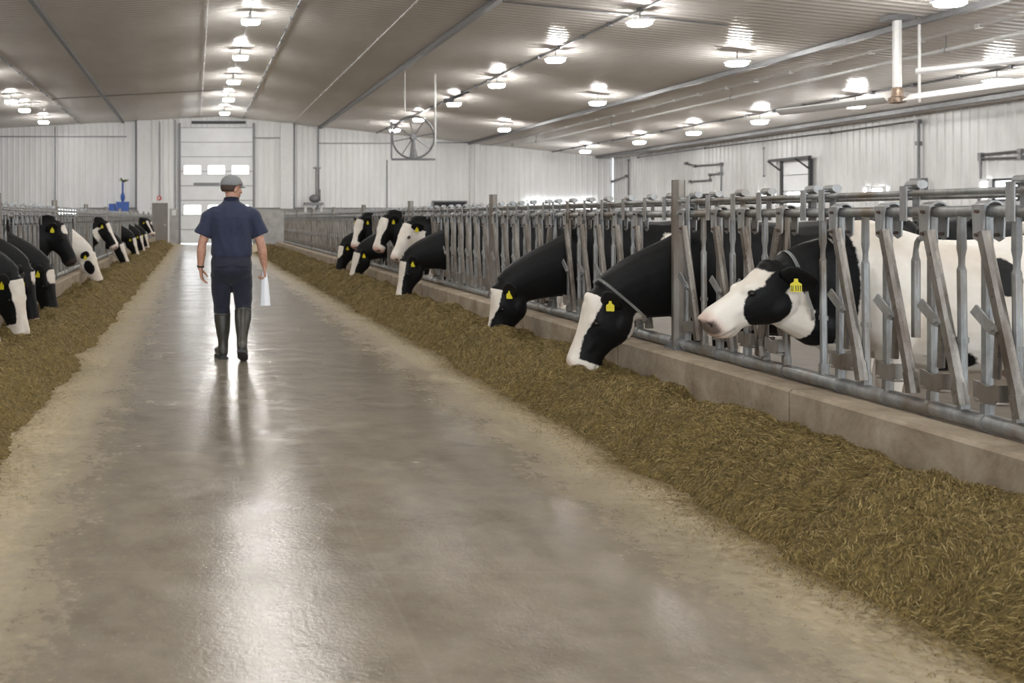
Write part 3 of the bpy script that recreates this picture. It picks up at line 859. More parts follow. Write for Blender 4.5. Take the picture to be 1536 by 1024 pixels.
        for fx in (-.285 + wk, -1.565 - wk):
            loft(bm, [circ((fx + dx, s * .165, z), X1, Y1, a, b, 12, 2.4) for z, dx, a, b in ((.0, .02, .072, .058), (.04, .012, .066, .055), (.085, 0, .05, .045))])
        ellipsoid(bm, (-1.72, s * .10, 1.30), (.09, .06, .07)); ellipsoid(bm, (-1.48, s * .22, 1.33), (.09, .06, .06))
    ellipsoid(bm, (-1.30, 0, .56), (.22, .17, .16))
    for sx in (-1.22, -1.36):
        for s in (-1, 1): capsule(bm, (sx, s * .07, .44), (sx, s * .07, .37), .026, .018, 8)
    if tail:
        chain(bm, [(-1.80, 0, 1.32), (-1.88, 0, 1.22), (-1.895, 0, .95), (-1.88, 0, .62), (-1.87, 0, .42)], [.045, .032, .024, .034, .02], 8)
    me = remeshed(bm, voxel, 3 if voxel < .014 else 2, name)
    n = len(me.vertices); cob = np.zeros(n * 3); me.vertices.foreach_get('co', cob); cob = cob.reshape(-1, 3)
    # nostril and mouth dents
    def hc(c):
        r = c - np.array(P); return r @ np.array(U) / su, r @ np.array(V) / sv, r @ np.array(Wv) / sw_
    u, v, wv = hc(cob)
    dn = np.minimum(((u - .56) ** 2 + ((v + .058)) ** 2 * 1.6 + (wv - .056) ** 2), ((u - .56) ** 2 + (v + .058) ** 2 * 1.6 + (wv + .056) ** 2))
    cob -= np.outer(np.exp(-dn / .0004) * .022, np.array(U))
    mouth = np.exp(-((v + .148 + (.5 - u) * .10) / .010) ** 2) * sstep(.40, .44, u) * (u < .7) * (np.abs(wv) < .1)
    sd = np.sign(wv) * .007
    cob -= np.outer(mouth * sd, np.array(Wv))
    me.vertices.foreach_set('co', cob.ravel())
    # ears, joined into the same mesh
    bm2 = bmesh.new(); bm2.from_mesh(me); nb = len(bm2.verts)
    for s in (-1, 1):
        root = hp(.0, -.055, s * .085); dirv = (Wv * s * .66 - U * .62 - V * .08 + Vector((0, 0, -.22))).normalized()
        flat = (U * -.5 + Vector((0, 0, -1)) * .8).normalized(); flat = (flat - dirv * flat.dot(dirv)).normalized(); th = dirv.cross(flat)
        rr = []
        for t, wd_, tk in ((0, .034, .024), (.12, .052, .021), (.3, .076, .016), (.5, .084, .013), (.7, .074, .011), (.87, .048, .009), (1, .010, .005)):
            c = root + dirv * (.185 * t) + Vector((0, 0, -.03 * t * t)) + flat * (.015 * math.sin(t * 3))
            rr.append(circ(c, flat, th, wd_, tk, 12))
        loft(bm2, rr)
    bm2.faces.ensure_lookup_table()
    for f in bm2.faces: f.smooth = True
    bm2.to_mesh(me); bm2.free()
    n = len(me.vertices); cob = np.zeros(n * 3); me.vertices.foreach_get('co', cob); cob = cob.reshape(-1, 3)
    u, v, wv = hc(cob); isear = np.arange(n) >= nb
    # ---- markings
    ph = random.random() * 10
    val = np.full(n, -.2 if pat.get('base', 'b') == 'b' else .2)
    for (sg, cx, cy, cz, rx, ry, rz) in pat.get('body', ()):
        dd = 1 - np.sqrt(((cob[:, 0] - cx) / rx) ** 2 + ((cob[:, 1] - cy) / ry) ** 2 + ((cob[:, 2] - cz) / rz) ** 2)
        dd = dd * min(rx, ry, rz)
        val = np.maximum(val, dd) if sg > 0 else np.minimum(val, -dd)
    # lower legs white, belly white
    val = np.maximum(val, (.42 - cob[:, 2]) * .5 * (1 if pat.get('socks', True) else 0) - .0)
    neckmask = sstep(-.42, -.10, cob[:, 0] + .0)
    if 'neck' in pat:
        val = np.where(cob[:, 0] > pat.get('neck_x', -.35), (-.2 if pat['neck'] == 'b' else .2), val)
        t = (pat.get('neck_x', -.35) - cob[:, 0]); val = np.where(np.abs(t) < .1, np.sign(val) * np.minimum(np.abs(val), np.abs(t)), val)
    for (sg, cx, cy, cz, rx, ry, rz) in pat.get('post', ()):
        dd = (1 - np.sqrt(((cob[:, 0] - cx) / rx) ** 2 + ((cob[:, 1] - cy) / ry) ** 2 + ((cob[:, 2] - cz) / rz) ** 2)) * min(rx, ry, rz)
        val = np.maximum(val, dd) if sg > 0 else np.minimum(val, -dd)
    head = (u > -.06) & (cob[:, 0] > -.05) & (np.abs(wv) < .2) & (v < .12) & (v > -.34)
    hv = np.full(n, -.1 if pat.get('face', 'b') == 'b' else .1)
    bz = pat.get('blaze')
    if bz:   # (threshold on v at poll, at mid, from u, to u)
        th_ = np.interp(u, [0, .15, .30, .45], bz[:4])
        hv = np.maximum(hv, np.minimum(v - th_, (u - bz[4]) * .8))
    if pat.get('muzzle', 1): hv = np.maximum(hv, (u - pat.get('muzzle_u', .455)) * .8)
    if pat.get('jaw'): hv = np.maximum(hv, np.minimum((pat['jaw'] - v) , u + .02))
    for (sg, cu, cv, ru, rv) in pat.get('spots', ()):
        dd = (1 - np.sqrt(((u - cu) / ru) ** 2 + ((v - cv) / rv) ** 2)) * min(ru, rv)
        hv = np.maximum(hv, dd) if sg > 0 else np.minimum(hv, -dd)
    hb = np.clip((u + .06) / .05, 0, 1) * head; val = np.clip(val, -.06, .06) * (1 - hb) + np.clip(hv, -.06, .06) * hb * 1.0 if False else np.where(head, np.clip(val, -.05, .05) * (1 - hb) + np.clip(hv, -.05, .05) * hb, val)
    val = np.where(isear, -.2 if pat.get('ear', 'b') == 'b' else .2, val)
    pink = np.clip((u - .475) / .05, 0, 1) * head * pat.get('pink', .55)
    pink = np.maximum(pink, (np.exp(-(((cob[:, 0] + 1.3) / .2) ** 4 + ((cob[:, 2] - .45) / .14) ** 4)) * .8) * (np.abs(cob[:, 1]) < .2))
    dark = np.minimum(1, 1.5 * np.exp(-dn_full(u, v, wv) / .00055)) * head
    dark = np.maximum(dark, np.exp(-((v + .148 + (.5 - u) * .10) / .006) ** 2) * sstep(.42, .45, u) * head * .6)
    dark = np.maximum(dark, np.clip((u - pat.get('pad_u', .54)) / .02, 0, 1) * np.clip((-.028 - v) / .015, 0, 1) * np.clip((v + .135) / .02, 0, 1) * head * pat.get('nose_dark', .5))
    dark = np.maximum(dark, np.clip((.075 - cob[:, 2]) / .02, 0, 1) * (cob[:, 0] < .1))
    colr = np.stack([np.clip(.5 + val * 2.5, 0, 1), pink, dark, np.ones(n)], 1)
    at = me.color_attributes.new('coat', 'FLOAT_COLOR', 'POINT'); at.data.foreach_set('color', colr.ravel().astype(np.float32))
    me.materials.append(M['cow'])
    o = link(name, me); o.location = (x, y, .012 if abs(x) > 3 else .012); o.rotation_euler = (0, 0, heading); tag(o, label, 'cow', group)
    # children
    for s in (-1, 1):
        bm = bmesh.new(); ellipsoid(bm, hp(eu, ev, s * (surf_w(eu, ev) + .002)), (.022, .022, .019), None, 14, 10)
        link('eye', mesh_of('eye', bm, M['eye'], True), o)
    for s in tags:
        root = hp(.0, -.055, s * .085); dirv = (Wv * s * .66 - U * .62 - V * .08 + Vector((0, 0, -.22))).normalized()
        c = root + dirv * .07 + Vector((0, 0, -.045))
        nrm = (Wv * s * .85 + U * .35); nrm.z = 0; nrm.normalize(); tx = Vector((0, 0, 1)).cross(nrm).normalized(); tz = Vector((0, 0, 1))
        c = c + nrm * .022
        out = [(-.025, -.045), (.025, -.045), (.028, -.041), (.028, .0), (.011, .012), (.009, .030), (-.009, .030), (-.011, .012), (-.028, .0), (-.028, -.041)]
        bm = bmesh.new(); loft(bm, [[c + tx * a + tz * b + nrm * k for a, b in out] for k in (-.0015, .0015)])
        tg = link('ear_tag', mesh_of('ear_tag', bm, M['tag']), o); tg['label'] = 'yellow plastic ear tag'
        if number:
            bm = bmesh.new()
            for q, kind in ((-.019, 'U'), (-.001, '1'), (.010, '1'), (.021, '1')):
                cc = c + nrm * .003 + tz * -.024
                Mx = Matrix((tx, nrm, tz)).transposed()
                if kind == '1':
                    add_box(bm, cc + tx * q, (.0035, .002, .03), Mx); add_box(bm, cc + tx * (q - .002) + tz * .013, (.004, .002, .003), Mx)
                else:
                    for e in (-.004, .004): add_box(bm, cc + tx * (q + e), (.003, .002, .03), Mx)
                    add_box(bm, cc + tx * q - tz * .0135, (.010, .002, .003), Mx)
            tn = link('tag_number', mesh_of('tag_number', bm, M['ink']), tg); tn['label'] = 'black digits on the ear tag'
    if collar:
        # strap round the neck just behind the poll
        c = hp(-.095, -.11, 0); ax = (U * .9 + V * .35).normalized(); b = (V - ax * V.dot(ax)).normalized(); wq = ax.cross(b)
        rel = cob[:nb] - np.array(c); al = rel @ np.array(ax); px_, py_ = rel @ np.array(wq), rel @ np.array(b)
        th_ = np.arctan2(py_, px_); rad_ = np.hypot(px_, py_)
        NB = 40; prof = []
        for q in range(NB):
            t0 = -math.pi + 2 * math.pi * (q + .5) / NB
            dd = np.abs((th_ - t0 + math.pi) % (2 * math.pi) - math.pi)
            sel = (np.abs(al) < .022) & (dd < .16) & (rad_ < .32)
            prof.append(rad_[sel].max() if sel.any() else .15)
        prof = [np.mean([prof[(q + e) % NB] for e in (-1, 0, 1)]) + .005 for q in range(NB)]
        bm = bmesh.new()
        loft(bm, [[c + ax * k + wq * (math.cos(-math.pi + 2 * math.pi * (q + .5) / NB) * r_) + b * (math.sin(-math.pi + 2 * math.pi * (q + .5) / NB) * r_) for q, r_ in enumerate(prof)] for k in (-.010, .010)], False)
        bmesh.ops.solidify(bm, geom=bm.faces[:], thickness=.004)
        cl = link('neck_strap', mesh_of('neck_strap', bm, M['strap'], True), o); cl['label'] = 'thin white neck strap'
    return o
def dn_full(u, v, w):
    return np.minimum((u - .55) ** 2 + (v + .058) ** 2 * 1.6 + (w - .058) ** 2, (u - .55) ** 2 + (v + .058) ** 2 * 1.6 + (w + .058) ** 2)

PI = math.pi
GR, GL = 'cows feeding at the right headlocks', 'cows feeding at the left headlocks'
blk = dict(base='b', face='b', body=[(1, -1.0, 0, .45, .5, .5, .16)], muzzle=0, pink=.1)
def bz(p, m, l, e, start=.0): return (p, m, l, e, start)
near = [
    ('R', 5.40, (.255, 1.09), (.675, .785), -.05, dict(hs=(.86, .97, .97), eye=(.225, -.034), back=.93, pad_u=.515, post=[(1, .15, 0, .80, .10, .4, .15), (1, -.22, 0, .46, .45, .5, .22)], nose_dark=.8, base='w', neck='b', neck_x=-.07, face='w', body=[(-1, -.05, .0, 1.0, .12, .4, .5), (-1, -.86, .33, 1.06, .085, .25, .11), (-1, -1.5, .33, 1.2, .25, .2, .12), (-1, -.62, .33, .56, .16, .3, .09)],
        spots=[(-1, .20, -.145, .150, .118), (-1, -.02, .03, .075, .05), (-1, .03, -.07, .12, .06)], muzzle_u=.36, socks=True, pink=.45),
     'nearest cow, head raised level through the right headlocks, white body behind the bars', .0125, True, True),
    ('R', 7.06, (.57, .775), (.755, .275), -.12, dict(hs=(1.02, 1.2, 1.08), base='b', face='b', blaze=bz(-.05, -.032, -.024, -.04, -.08), jaw=-.262, muzzle_u=.45, body=[(1, -1.6, 0, 1.0, .3, .5, .3)]),
     'black cow eating near the tall post, with wide white blaze and white neck strap', .0125, True, False),
    ('R', 9.03, (.655, .68), (.75, .195), .0, dict(base='b', face='b', blaze=bz(-.03, -.02, .0, .0, -.02), muzzle_u=.50, body=[(1, -.9, 0, .8, .25, .5, .5)], pink=.2),
     'third cow on the right, eating, black with short white forehead streak', .016, None, False),
    ('R', 13.3, (.60, .76), (.70, .27), .2, dict(base='b', face='b', blaze=bz(-.012, -.012, -.02, -.03, .0), muzzle=0, pink=.1, body=[]),
     'black cow eating directly below the white faced cow', .02, None, False),
    ('R', 14.2, (.36, 1.26), (.62, .80), .45, dict(base='b', neck='b', face='w', ear='b', pink=.35, spots=[(-1, .165, -.055, .03, .022)], body=[(1, -.25, .2, 1.1, .2, .3, .3)]),
     'white faced cow raising its head with a dark ringed eye, on the right', .02, None, False),
    ('R', 15.9, (.36, 1.36), (.55, .90), .55, dict(base='b', face='b', blaze=bz(-.04, -.03, -.02, -.03, -.03), muzzle_u=.45, body=[], pink=.8),
     'black cow with head raised and a white blaze, just behind the white faced cow', .022, None, False),
    ('R', 17.4, (.56, .72), (.70, .27), .3, dict(base='b', face='b', blaze=bz(-.04, -.03, -.03, -.04, -.02), muzzle_u=.47, body=[], pink=.2),
     'black cow eating with a broad white blaze, beneath the two raised blazed heads', .022, None, False),
    ('R', 18.6, (.30, 1.33), (.47, .87), .65, dict(base='b', face='b', blaze=bz(-.04, -.035, -.02, -.03, -.03), muzzle_u=.43, body=[], pink=.8),
     'farthest raised head on the right, black with white blaze and pink nose', .024, None, False),
    ('R', 19.6, (.50, .78), (.62, .27), .3, dict(base='b', face='b', blaze=bz(-.02, -.02, .02, .02, -.02), muzzle_u=.5, body=[], pink=.1),
     'farthest cow eating on the right, mostly black face', .024, None, False),
    ('L', 7.9, (.48, .80), (.58, .27), -.35, dict(base='b', face='b', blaze=bz(-.05, -.05, -.04, -.05, -.05), muzzle_u=.48, body=[]),
     'cow at the left picture edge, only its white blazed face showing', .016, None, False),
    ('L', 9.1, (.50, .76), (.61, .265), -.45, dict(base='b', face='b', blaze=bz(-.045, -.02, -.03, -.06, -.03), muzzle_u=.40, body=[], pink=.3),
     'black cow eating on the left with a broad white blaze and white muzzle', .016, None, False),
    ('L', 10.0, (.46, .80), (.56, .27), -.2, dict(base='b', face='b', blaze=bz(.02, .02, .02, .02, 0), muzzle_u=.50, body=[], pink=.2),
     'black cow on the left half hidden between two eating cows, white nose tip', .018, None, False),
    ('L', 11.1, (.50, .75), (.60, .27), -.35, dict(base='b', face='b', spots=[(1, .07, .03, .09, .04)], muzzle=0, body=[], pink=.05),
     'black cow eating on the left with a small white star on its forehead', .018, None, False),
    ('L', 13.3, (.33, 1.26), (.63, .64), -.25, dict(base='b', face='b', spots=[(1, .06, .03, .07, .03)], muzzle=0, body=[], pink=.05),
     'all black cow on the left holding its head up above the feed', .02, None, False),
    ('L', 16.9, (.38, .72), (.57, .27), -.3, dict(base='w', neck='w', face='w', ear='b', spots=[(-1, .2, -.11, .13, .085)], body=[(-1, -.9, 0, 1, .4, .5, .3)], pink=.3),
     'white necked cow on the left with a black cheek patch, eating', .022, None, False),
    ('L', 20.3, (.33, 1.25), (.60, .75), -.2, dict(base='b', face='b', blaze=bz(-.02, -.02, -.02, -.02, -.02), jaw=-.23, muzzle_u=.47, spots=[(1, -.02, -.2, .05, .12)], body=[], pink=.3),
     'cow on the left with raised head, white blaze and white throat', .024, None, False),
    ('L', 23.0, (.43, .73), (.63, .27), -.3, dict(base='b', face='b', blaze=bz(-.03, -.03, -.03, -.04, -.02), jaw=-.2, muzzle_u=.45, body=[]),
     'cow on the left eating with white blaze and white jaw, below a raised head', .026, None, False),
    ('L', 27.5, (.45, .78), (.60, .27), -.3, dict(base='b', face='b', blaze=bz(-.03, -.03, -.03, -.04, -.02), muzzle_u=.47, body=[]),
     'fifth cow from the far end of the left row, eating', .03, None, False),
    ('L', 31.0, (.45, .78), (.58, .27), -.3, dict(base='b', face='b', blaze=bz(-.03, -.02, -.02, -.02, -.02), muzzle_u=.47, body=[]),
     'fourth cow from the far end of the left row, eating', .03, None, False),
    ('L', 34.0, (.45, .78), (.58, .27), -.3, dict(base='b', face='b', blaze=bz(-.03, -.02, -.02, -.02, -.02), muzzle_u=.43, body=[]),
     'third cow from the far end of the left row, eating', .03, None, False),
    ('L', 36.5, (.36, 1.25), (.62, .80), -.3, dict(base='b', face='b', blaze=bz(-.03, -.02, -.02, -.02, -.02), muzzle_u=.47, body=[]),
     'second cow from the far end of the left row, head raised', .03, None, False),
    ('L', 38.5, (.40, 1.22), (.62, .72), -.3, dict(base='b', face='b', spots=[(1, .06, .03, .07, .03)], muzzle_u=.44, body=[]),
     'farthest cow of the left row, head raised beside the grey door', .03, None, False),
]
for side, y, poll, nose, yaw, pat, label, vox, collar, num in near:
    if side == 'R': make_cow('dairy_cow', RAIL_R + .02, y, PI, poll, nose, yaw, pat, label, GR, vox, collar, num)
    else: make_cow('dairy_cow', RAIL_L - .02, y, 0.0, poll, nose, yaw, pat, label, GL, vox, collar, num)
# cows standing loose in the right pen
make_cow('dairy_cow', 9.0, 9.3, .06, (.42, 1.28), (.86, .98), 0, dict(base='b', face='b', blaze=bz(-.03, -.02, -.02, -.03, 0), body=[(1, -1.0, 0, .5, .5, .5, .25)]), 'black cow standing in the right pen behind the white bodied cow', 'cows standing in the right pen', .024)
make_cow('dairy_cow', 8.4, 11.2, PI * .9, (.42, 1.25), (.86, .95), 0, dict(base='w', face='w', body=[(-1, -.3, .2, 1.0, .3, .5, .4), (-1, -1.4, 0, 1.2, .3, .5, .2)]), 'pale patched cow standing deep in the right pen', 'cows standing in the right pen', .026)

# ------------------------------------------------------------------ person
PX, PY = .362, 9.2
def build_person():
    X1, Y1, Z1 = Vector((1, 0, 0)), Vector((0, 1, 0)), Vector((0, 0, 1))
    a = math.radians(62); fd = Vector((math.sin(a), math.cos(a), -.06)).normalized(); rt = fd.cross(Z1).normalized(); hu = rt.cross(fd).normalized()
    hc = Vector((.008, .035, 1.685))
    def H(f, r, u): return hc + fd * f + rt * r + hu * u
    bm = bmesh.new()
    Mh = Matrix((fd, rt, hu)).transposed()
    ellipsoid(bm, H(-.012, 0, .025), (.098, .077, .092), Mh, 20, 14)
    ellipsoid(bm, H(.018, 0, -.045), (.072, .060, .072), Mh, 18, 12)
    ellipsoid(bm, H(.062, 0, -.092), (.026, .03, .022), Mh)            # chin
    capsule(bm, H(.085, 0, .0), H(.107, 0, -.034), .010, .014, 10)       # nose
    for s in (-1, 1):
        ellipsoid(bm, H(.082, s * .03, .018), (.012, .022, .010), Mh)  # brow
        ellipsoid(bm, H(.066, s * .043, -.025), (.022, .02, .022), Mh) # cheek
        Me = Mh @ Matrix.Rotation(s * .35, 3, 'Z')
        ellipsoid(bm, H(-.008, s * .079, -.008), (.021, .009, .033), Me) # ear
        ellipsoid(bm, H(-.004, s * .076, -.032), (.012, .008, .014), Me)
    ellipsoid(bm, H(.088, 0, -.062), (.012, .024, .006), Mh); ellipsoid(bm, H(.086, 0, -.074), (.012, .02, .007), Mh)
    chain(bm, [(0, .0, 1.44), (.0, .012, 1.53), (.004, .028, 1.64)], [.085, .062, .06])
    # hidden trunk so that the body is one figure
    loft(bm, [circ((0, 0, z), X1, Y1, hw, hd, 18, 2.2) for z, hw, hd in ((.80, .14, .09), (.95, .155, .09), (1.1, .15, .085), (1.3, .17, .09), (1.42, .165, .08), (1.5, .08, .06))])
    shL, elL, wrL = Vector((-.19, 0, 1.44)), Vector((-.292, -.035, 1.125)), Vector((-.305, .0, .90))
    shR, elR, wrR = Vector((.19, 0, 1.44)), Vector((.292, -.04, 1.125)), Vector((.325, .0, .915))
    for sh, el, wr in ((shL, elL, wrL), (shR, elR, wrR)):
        chain(bm, [sh, lerp(sh, el, .5), el], [.048, .050, .043])
        chain(bm, [el, lerp(el, wr, .3), lerp(el, wr, .7), wr], [.043, .047, .037, .028])
    # hands
    def hand(wr, fwd, palm_n, curl, spread, thumb_dir, size=1.0):
        fwd = fwd.normalized(); n = (palm_n - fwd * palm_n.dot(fwd)).normalized(); side = fwd.cross(n).normalized()
        if side.dot(thumb_dir) < 0: side = -side      # side points to the thumb
        for t in (-.026, -.009, .009, .026):
            capsule(bm, wr + side * t * .7 + fwd * .005, wr + fwd * .09 + side * t * 1.05, .016, .0135, 10)
        ends = []
        for k, (t, L) in enumerate(((.030, .072), (.010, .080), (-.010, .075), (-.029, .058))):
            p = wr + fwd * .092 + side * t; ang = 0.0
            for q, (fr, r0, r1) in enumerate(((.45, .0098, .0092), (.31, .0092, .0085), (.24, .0085, .0072))):
                ang += curl[q] * (1 + .08 * k)
                d = (fwd * math.cos(ang) + n * math.sin(ang) + side * spread * t * 6).normalized()
                p2 = p + d * (L * fr + .004)
                capsule(bm, p, p2, r0, r1, 10); p = p2
        b = wr + fwd * .03 + side * .026
        p1 = b + (fwd * .55 + side * .6 + n * .45).normalized() * .042; p2 = p1 + (fwd * .85 + side * .1 + n * .55).normalized() * .032; p3 = p2 + (fwd * .9 + n * .4).normalized() * .024
        chain(bm, [b, p1, p2, p3], [.017, .0125, .0108, .009], 10)
    hand(wrL, Vector((.13, .12, -1)), Vector((1, -.15, 0)), (.30, .38, .25), .25, Vector((0.2, 1, 0)))
    hand(wrR, Vector((.10, .02, -1)), Vector((-1, .15, 0)), (.62, .95, .7), .1, Vector((0, 1, 0)))
    me = remeshed(bm, .0052, 2, 'person'); me.materials.append(M['skin'])
    body = link('person', me); body.location = (PX, PY, 0)
    tag(body, 'man walking away in navy work clothes, grey cap and rubber boots, holding white paper', 'person')
    def child(name, me, label=None):
        o = link(name, me, body)
        if label: o['label'] = label
        return o
    # eyes (small, mostly turned away)
    for s in (-1, 1):
        bm = bmesh.new(); ellipsoid(bm, H(.079, s * .029, .002), (.011, .012, .009), Mh, 10, 8); child('eye', mesh_of('eye', bm, M['paper'], True))
    # hair at nape and temples
    bm = bmesh.new(); ellipsoid(bm, H(-.018, 0, .015), (.099, .081, .088), Mh, 24, 16)
    bmesh.ops.delete(bm, geom=[v for v in bm.verts if (v.co - hc).dot(fd) > .022 or (v.co - hc).dot(hu) < -.04 - .25 * max(0, (v.co - hc).dot(fd) + .03)], context='VERTS')
    bmesh.ops.solidify(bm, geom=bm.faces[:], thickness=.006)
    child('hair', mesh_of('hair', bm, M['hair'], True), 'short brown hair below the cap')
    # cap
    cap = bmesh.new(); ellipsoid(cap, H(-.010, 0, .038), (.110, .089, .092), Mh, 28, 20)
    bmesh.ops.delete(cap, geom=[v for v in cap.verts if (v.co - hc).dot(hu) + (v.co - hc).dot(fd) * -.10 < .022], context='VERTS')
    bmesh.ops.solidify(cap, geom=cap.faces[:], thickness=.005)
    co_ = child('cap', mesh_of('cap', cap, M['cap'], True), 'grey baseball cap')
    bm = bmesh.new(); rows_ = []
    for k in range(7):
        f = k / 6; row = []
        for q in range(9):
            s = (q / 8 - .5) * 2
            row.append(H(.085 + f * .075 * (1 - .35 * s * s) - .045 * s * s, s * .070 * (1 - .12 * f), .035 - f * .018 - .012 * s * s))
        rows_.append([bm.verts.new(p) for p in row])
    for k in range(6):
        for q in range(8): bm.faces.new((rows_[k][q], rows_[k][q + 1], rows_[k + 1][q + 1], rows_[k + 1][q]))
    bmesh.ops.solidify(bm, geom=bm.faces[:], thickness=.005)
    link('visor', mesh_of('visor', bm, M['cap'], True), co_)
    bm = bmesh.new(); ellipsoid(bm, H(-.010, 0, .131), (.008, .008, .005), Mh, 10, 6); link('cap_button', mesh_of('cap_button', bm, M['cap'], True), co_)
    # shirt
    bm = bmesh.new()
    loft(bm, [circ((cx, cy, z), X1, Y1, hw, hd, 28, 2.35) for z, cx, cy, hw, hd in (
        (1.005, .0, .0, .186, .118), (1.02, 0, 0, .200, .130), (1.06, 0, 0, .206, .136), (1.12, 0, -.003, .203, .134), (1.22, 0, -.006, .200, .130), (1.32, 0, -.012, .210, .132), (1.40, 0, -.012, .218, .126),
        (1.455, 0, -.006, .212, .108), (1.50, 0, .0, .165, .09), (1.535, .0, .008, .10, .078), (1.56, .0, .014, .076, .07))])
    for s in (-1, 1):
        chain(bm, [(s * .165, 0, 1.445), (s * .215, -.006, 1.40), (s * .255, -.012, 1.30)], [.066, .080, .076], 18)
        d = Vector((s * .075, -.012, -.16)).normalized(); aa, bb = basis(d); c0 = Vector((s * .250, -.012, 1.315))
        loft(bm, [circ(c0 + d * t, aa, bb, r, r * 1.02, 18) for t, r in ((-.06, .07), (0, .0765), (.05, .080), (.105, .083))])
    sm = remeshed(bm, .009, 3, 'shirt')
    n = len(sm.vertices)
    for vtx in sm.vertices:                        # soft folds running down from the shoulder blades
        p = vtx.co
        f = noise.noise(Vector((p.x * 16 + p.z * 5, p.y * 5, p.z * 4.5))) * .010 + noise.noise(Vector((p.x * 9, 3.3, p.z * 26))) * .0025 * max(0, min(1, (1.16 - p.z) / .1))
        vtx.co = p + vtx.normal * f
    sm.materials.append(M['shirt']); shirt = child('shirt', sm, 'navy short sleeved work shirt')
    bm = bmesh.new()
    cc = Vector((.0, .016, 1.553)); rr = []
    for t, (r1, r2, dz) in enumerate(((.082, .078, -.012), (.077, .073, .02), (.074, .070, .036))):
        rr.append([Vector((cc.x + r1 * math.cos(q), cc.y + r2 * math.sin(q), cc.z + dz - .012 * math.sin(q))) for q in [2 * PI * i / 24 for i in range(24)]])
    loft(bm, rr, False); bmesh.ops.solidify(bm, geom=bm.faces[:], thickness=.006)
    link('collar', mesh_of('collar', bm, M['shirt'], True), shirt)
    # trousers
    bm = bmesh.new()
    loft(bm, [circ((0, cy, z), X1, Y1, hw, hd, 26, 2.4) for z, cy, hw, hd in ((.735, -.0, .06, .05), (.755, -.0, .11, .08), (.79, -.006, .165, .112), (.83, -.022, .192, .138), (.88, -.026, .205, .148), (.95, -.018, .202, .138), (1.0, -.005, .195, .126), (1.035, 0, .190, .122))])
    LL = [Vector((-.10, 0, .84)), Vector((-.10, .05, .66)), Vector((-.092, .085, .50)), Vector((-.086, .075, .36))]
    RL = [Vector((.10, 0, .84)), Vector((.112, .035, .66)), Vector((.118, .03, .51)), Vector((.112, -.045, .40))]
    chain(bm, LL, [.106, .098, .082, .080], 18); chain(bm, RL, [.106, .098, .084, .084], 18)
    for s, k in ((-1, LL), (1, RL)):               # cloth bunched over the boot top
        c = lerp(k[2], k[3], .55); ellipsoid(bm, c, (.086, .086, .05))
    tm = remeshed(bm, .009, 9, 'trousers')
    for vtx in tm.vertices:
        p = vtx.co
        vtx.co = p + vtx.normal * (noise.noise(Vector((p.x * 7, p.y * 7, p.z * 15))) * .006)
    tm.materials.append(M['trousers']); tr = child('trousers', tm, 'dark navy work trousers')
    bm = bmesh.new(); loft(bm, [circ((0, 0, z), X1, Y1, .196, .130, 30, 2.4) for z in (.968, .998)], False); bmesh.ops.solidify(bm, geom=bm.faces[:], thickness=.005)
    child('belt', mesh_of('belt', bm, M['leather'], True))  # dark belt line also stands in for the shadow under the shirt hem
    for s in (-1, 1):
        bm = bmesh.new(); add_box(bm, (s * .095, -.160, .925), (.13, .012, .010)); link('back_pocket', mesh_of('back_pocket', bm, M['trousers']), tr)
    # boots
    def boot(top, ank, heel, toe, tilt):
        bm = bmesh.new()
        d = (ank - top).normalized(); aa, bb = basis(d)
        loft(bm, [circ(lerp(top, ank, t), aa, bb, r, r * 1.05, 20) for t, r in ((0, .079), (.06, .080), (.3, .077), (.55, .068), (.78, .054), (.9, .051), (1, .053))])
        capsule(bm, lerp(top, ank, .85), ank, .050, .052)
        capsule(bm, ank, heel, .052, .050); capsule(bm, heel, lerp(heel, toe, .45), .050, .052); capsule(bm, lerp(heel, toe, .45), toe, .052, .042)
        capsule(bm, ank, lerp(heel, toe, .55), .05, .045)
        me = remeshed(bm, .008, 3, 'boot'); me.materials.append(M['boot']); b = child('boot', me, 'dark olive rubber boot')
        bm = bmesh.new(); add_tube(bm, [top - d * .012, top + d * .012], .0835, 20); link('boot_rim', mesh_of('boot_rim', bm, M['boot'], True), b)
        # sole
        f = (toe - heel).normalized(); sd_ = f.cross(Z1).normalized(); up = sd_.cross(f).normalized()
        if up.z < 0: up = -up
        bm = bmesh.new(); L = (toe - heel).length
        outl = []
        for q in range(26):
            t = 2 * PI * q / 26; cx = math.cos(t); sy = math.sin(t)
            wv_ = .053 + .006 * cx - .008 * max(0, 1 - abs(cx + .1) * 3)
            outl.append((L / 2 + cx * (L / 2 + .044), sy * wv_))
        base = heel - up * .045
        loft(bm, [[base + f * x_ + sd_ * y_ + up * h for x_, y_ in outl] for h in (-.012, .014)])
        add_box(bm, base + up * -.012 + f * .0, (.07, .082, .022), Matrix((f, sd_, up)).transposed())
        link('sole', mesh_of('sole', bm, M['dark'], autos=40), b)
    boot(Vector((-.086, .072, .435)), Vector((-.078, .055, .115)), Vector((-.078, .03, .066)), Vector((-.125, .205, .060)), 0)
    boot(Vector((.112, -.015, .47)), Vector((.094, -.185, .185)), Vector((.092, -.225, .150)), Vector((.115, -.085, .064)), 1)
    # watch
    bm = bmesh.new(); d = (wrL - elL).normalized(); aa, bb = basis(d); c = lerp(elL, wrL, .93)
    loft(bm, [circ(c + d * k, aa, bb, .036, .036, 20) for k in (-.008, .008)]); child('wristwatch', mesh_of('wristwatch', bm, M['leather'], True))
    # rolled sheet of paper in the right hand
    ro = bmesh.new(); top = Vector((.326, .012, .875)); bot = Vector((.332, .0, .53)); d = (bot - top).normalized(); aa, bb = basis(d)
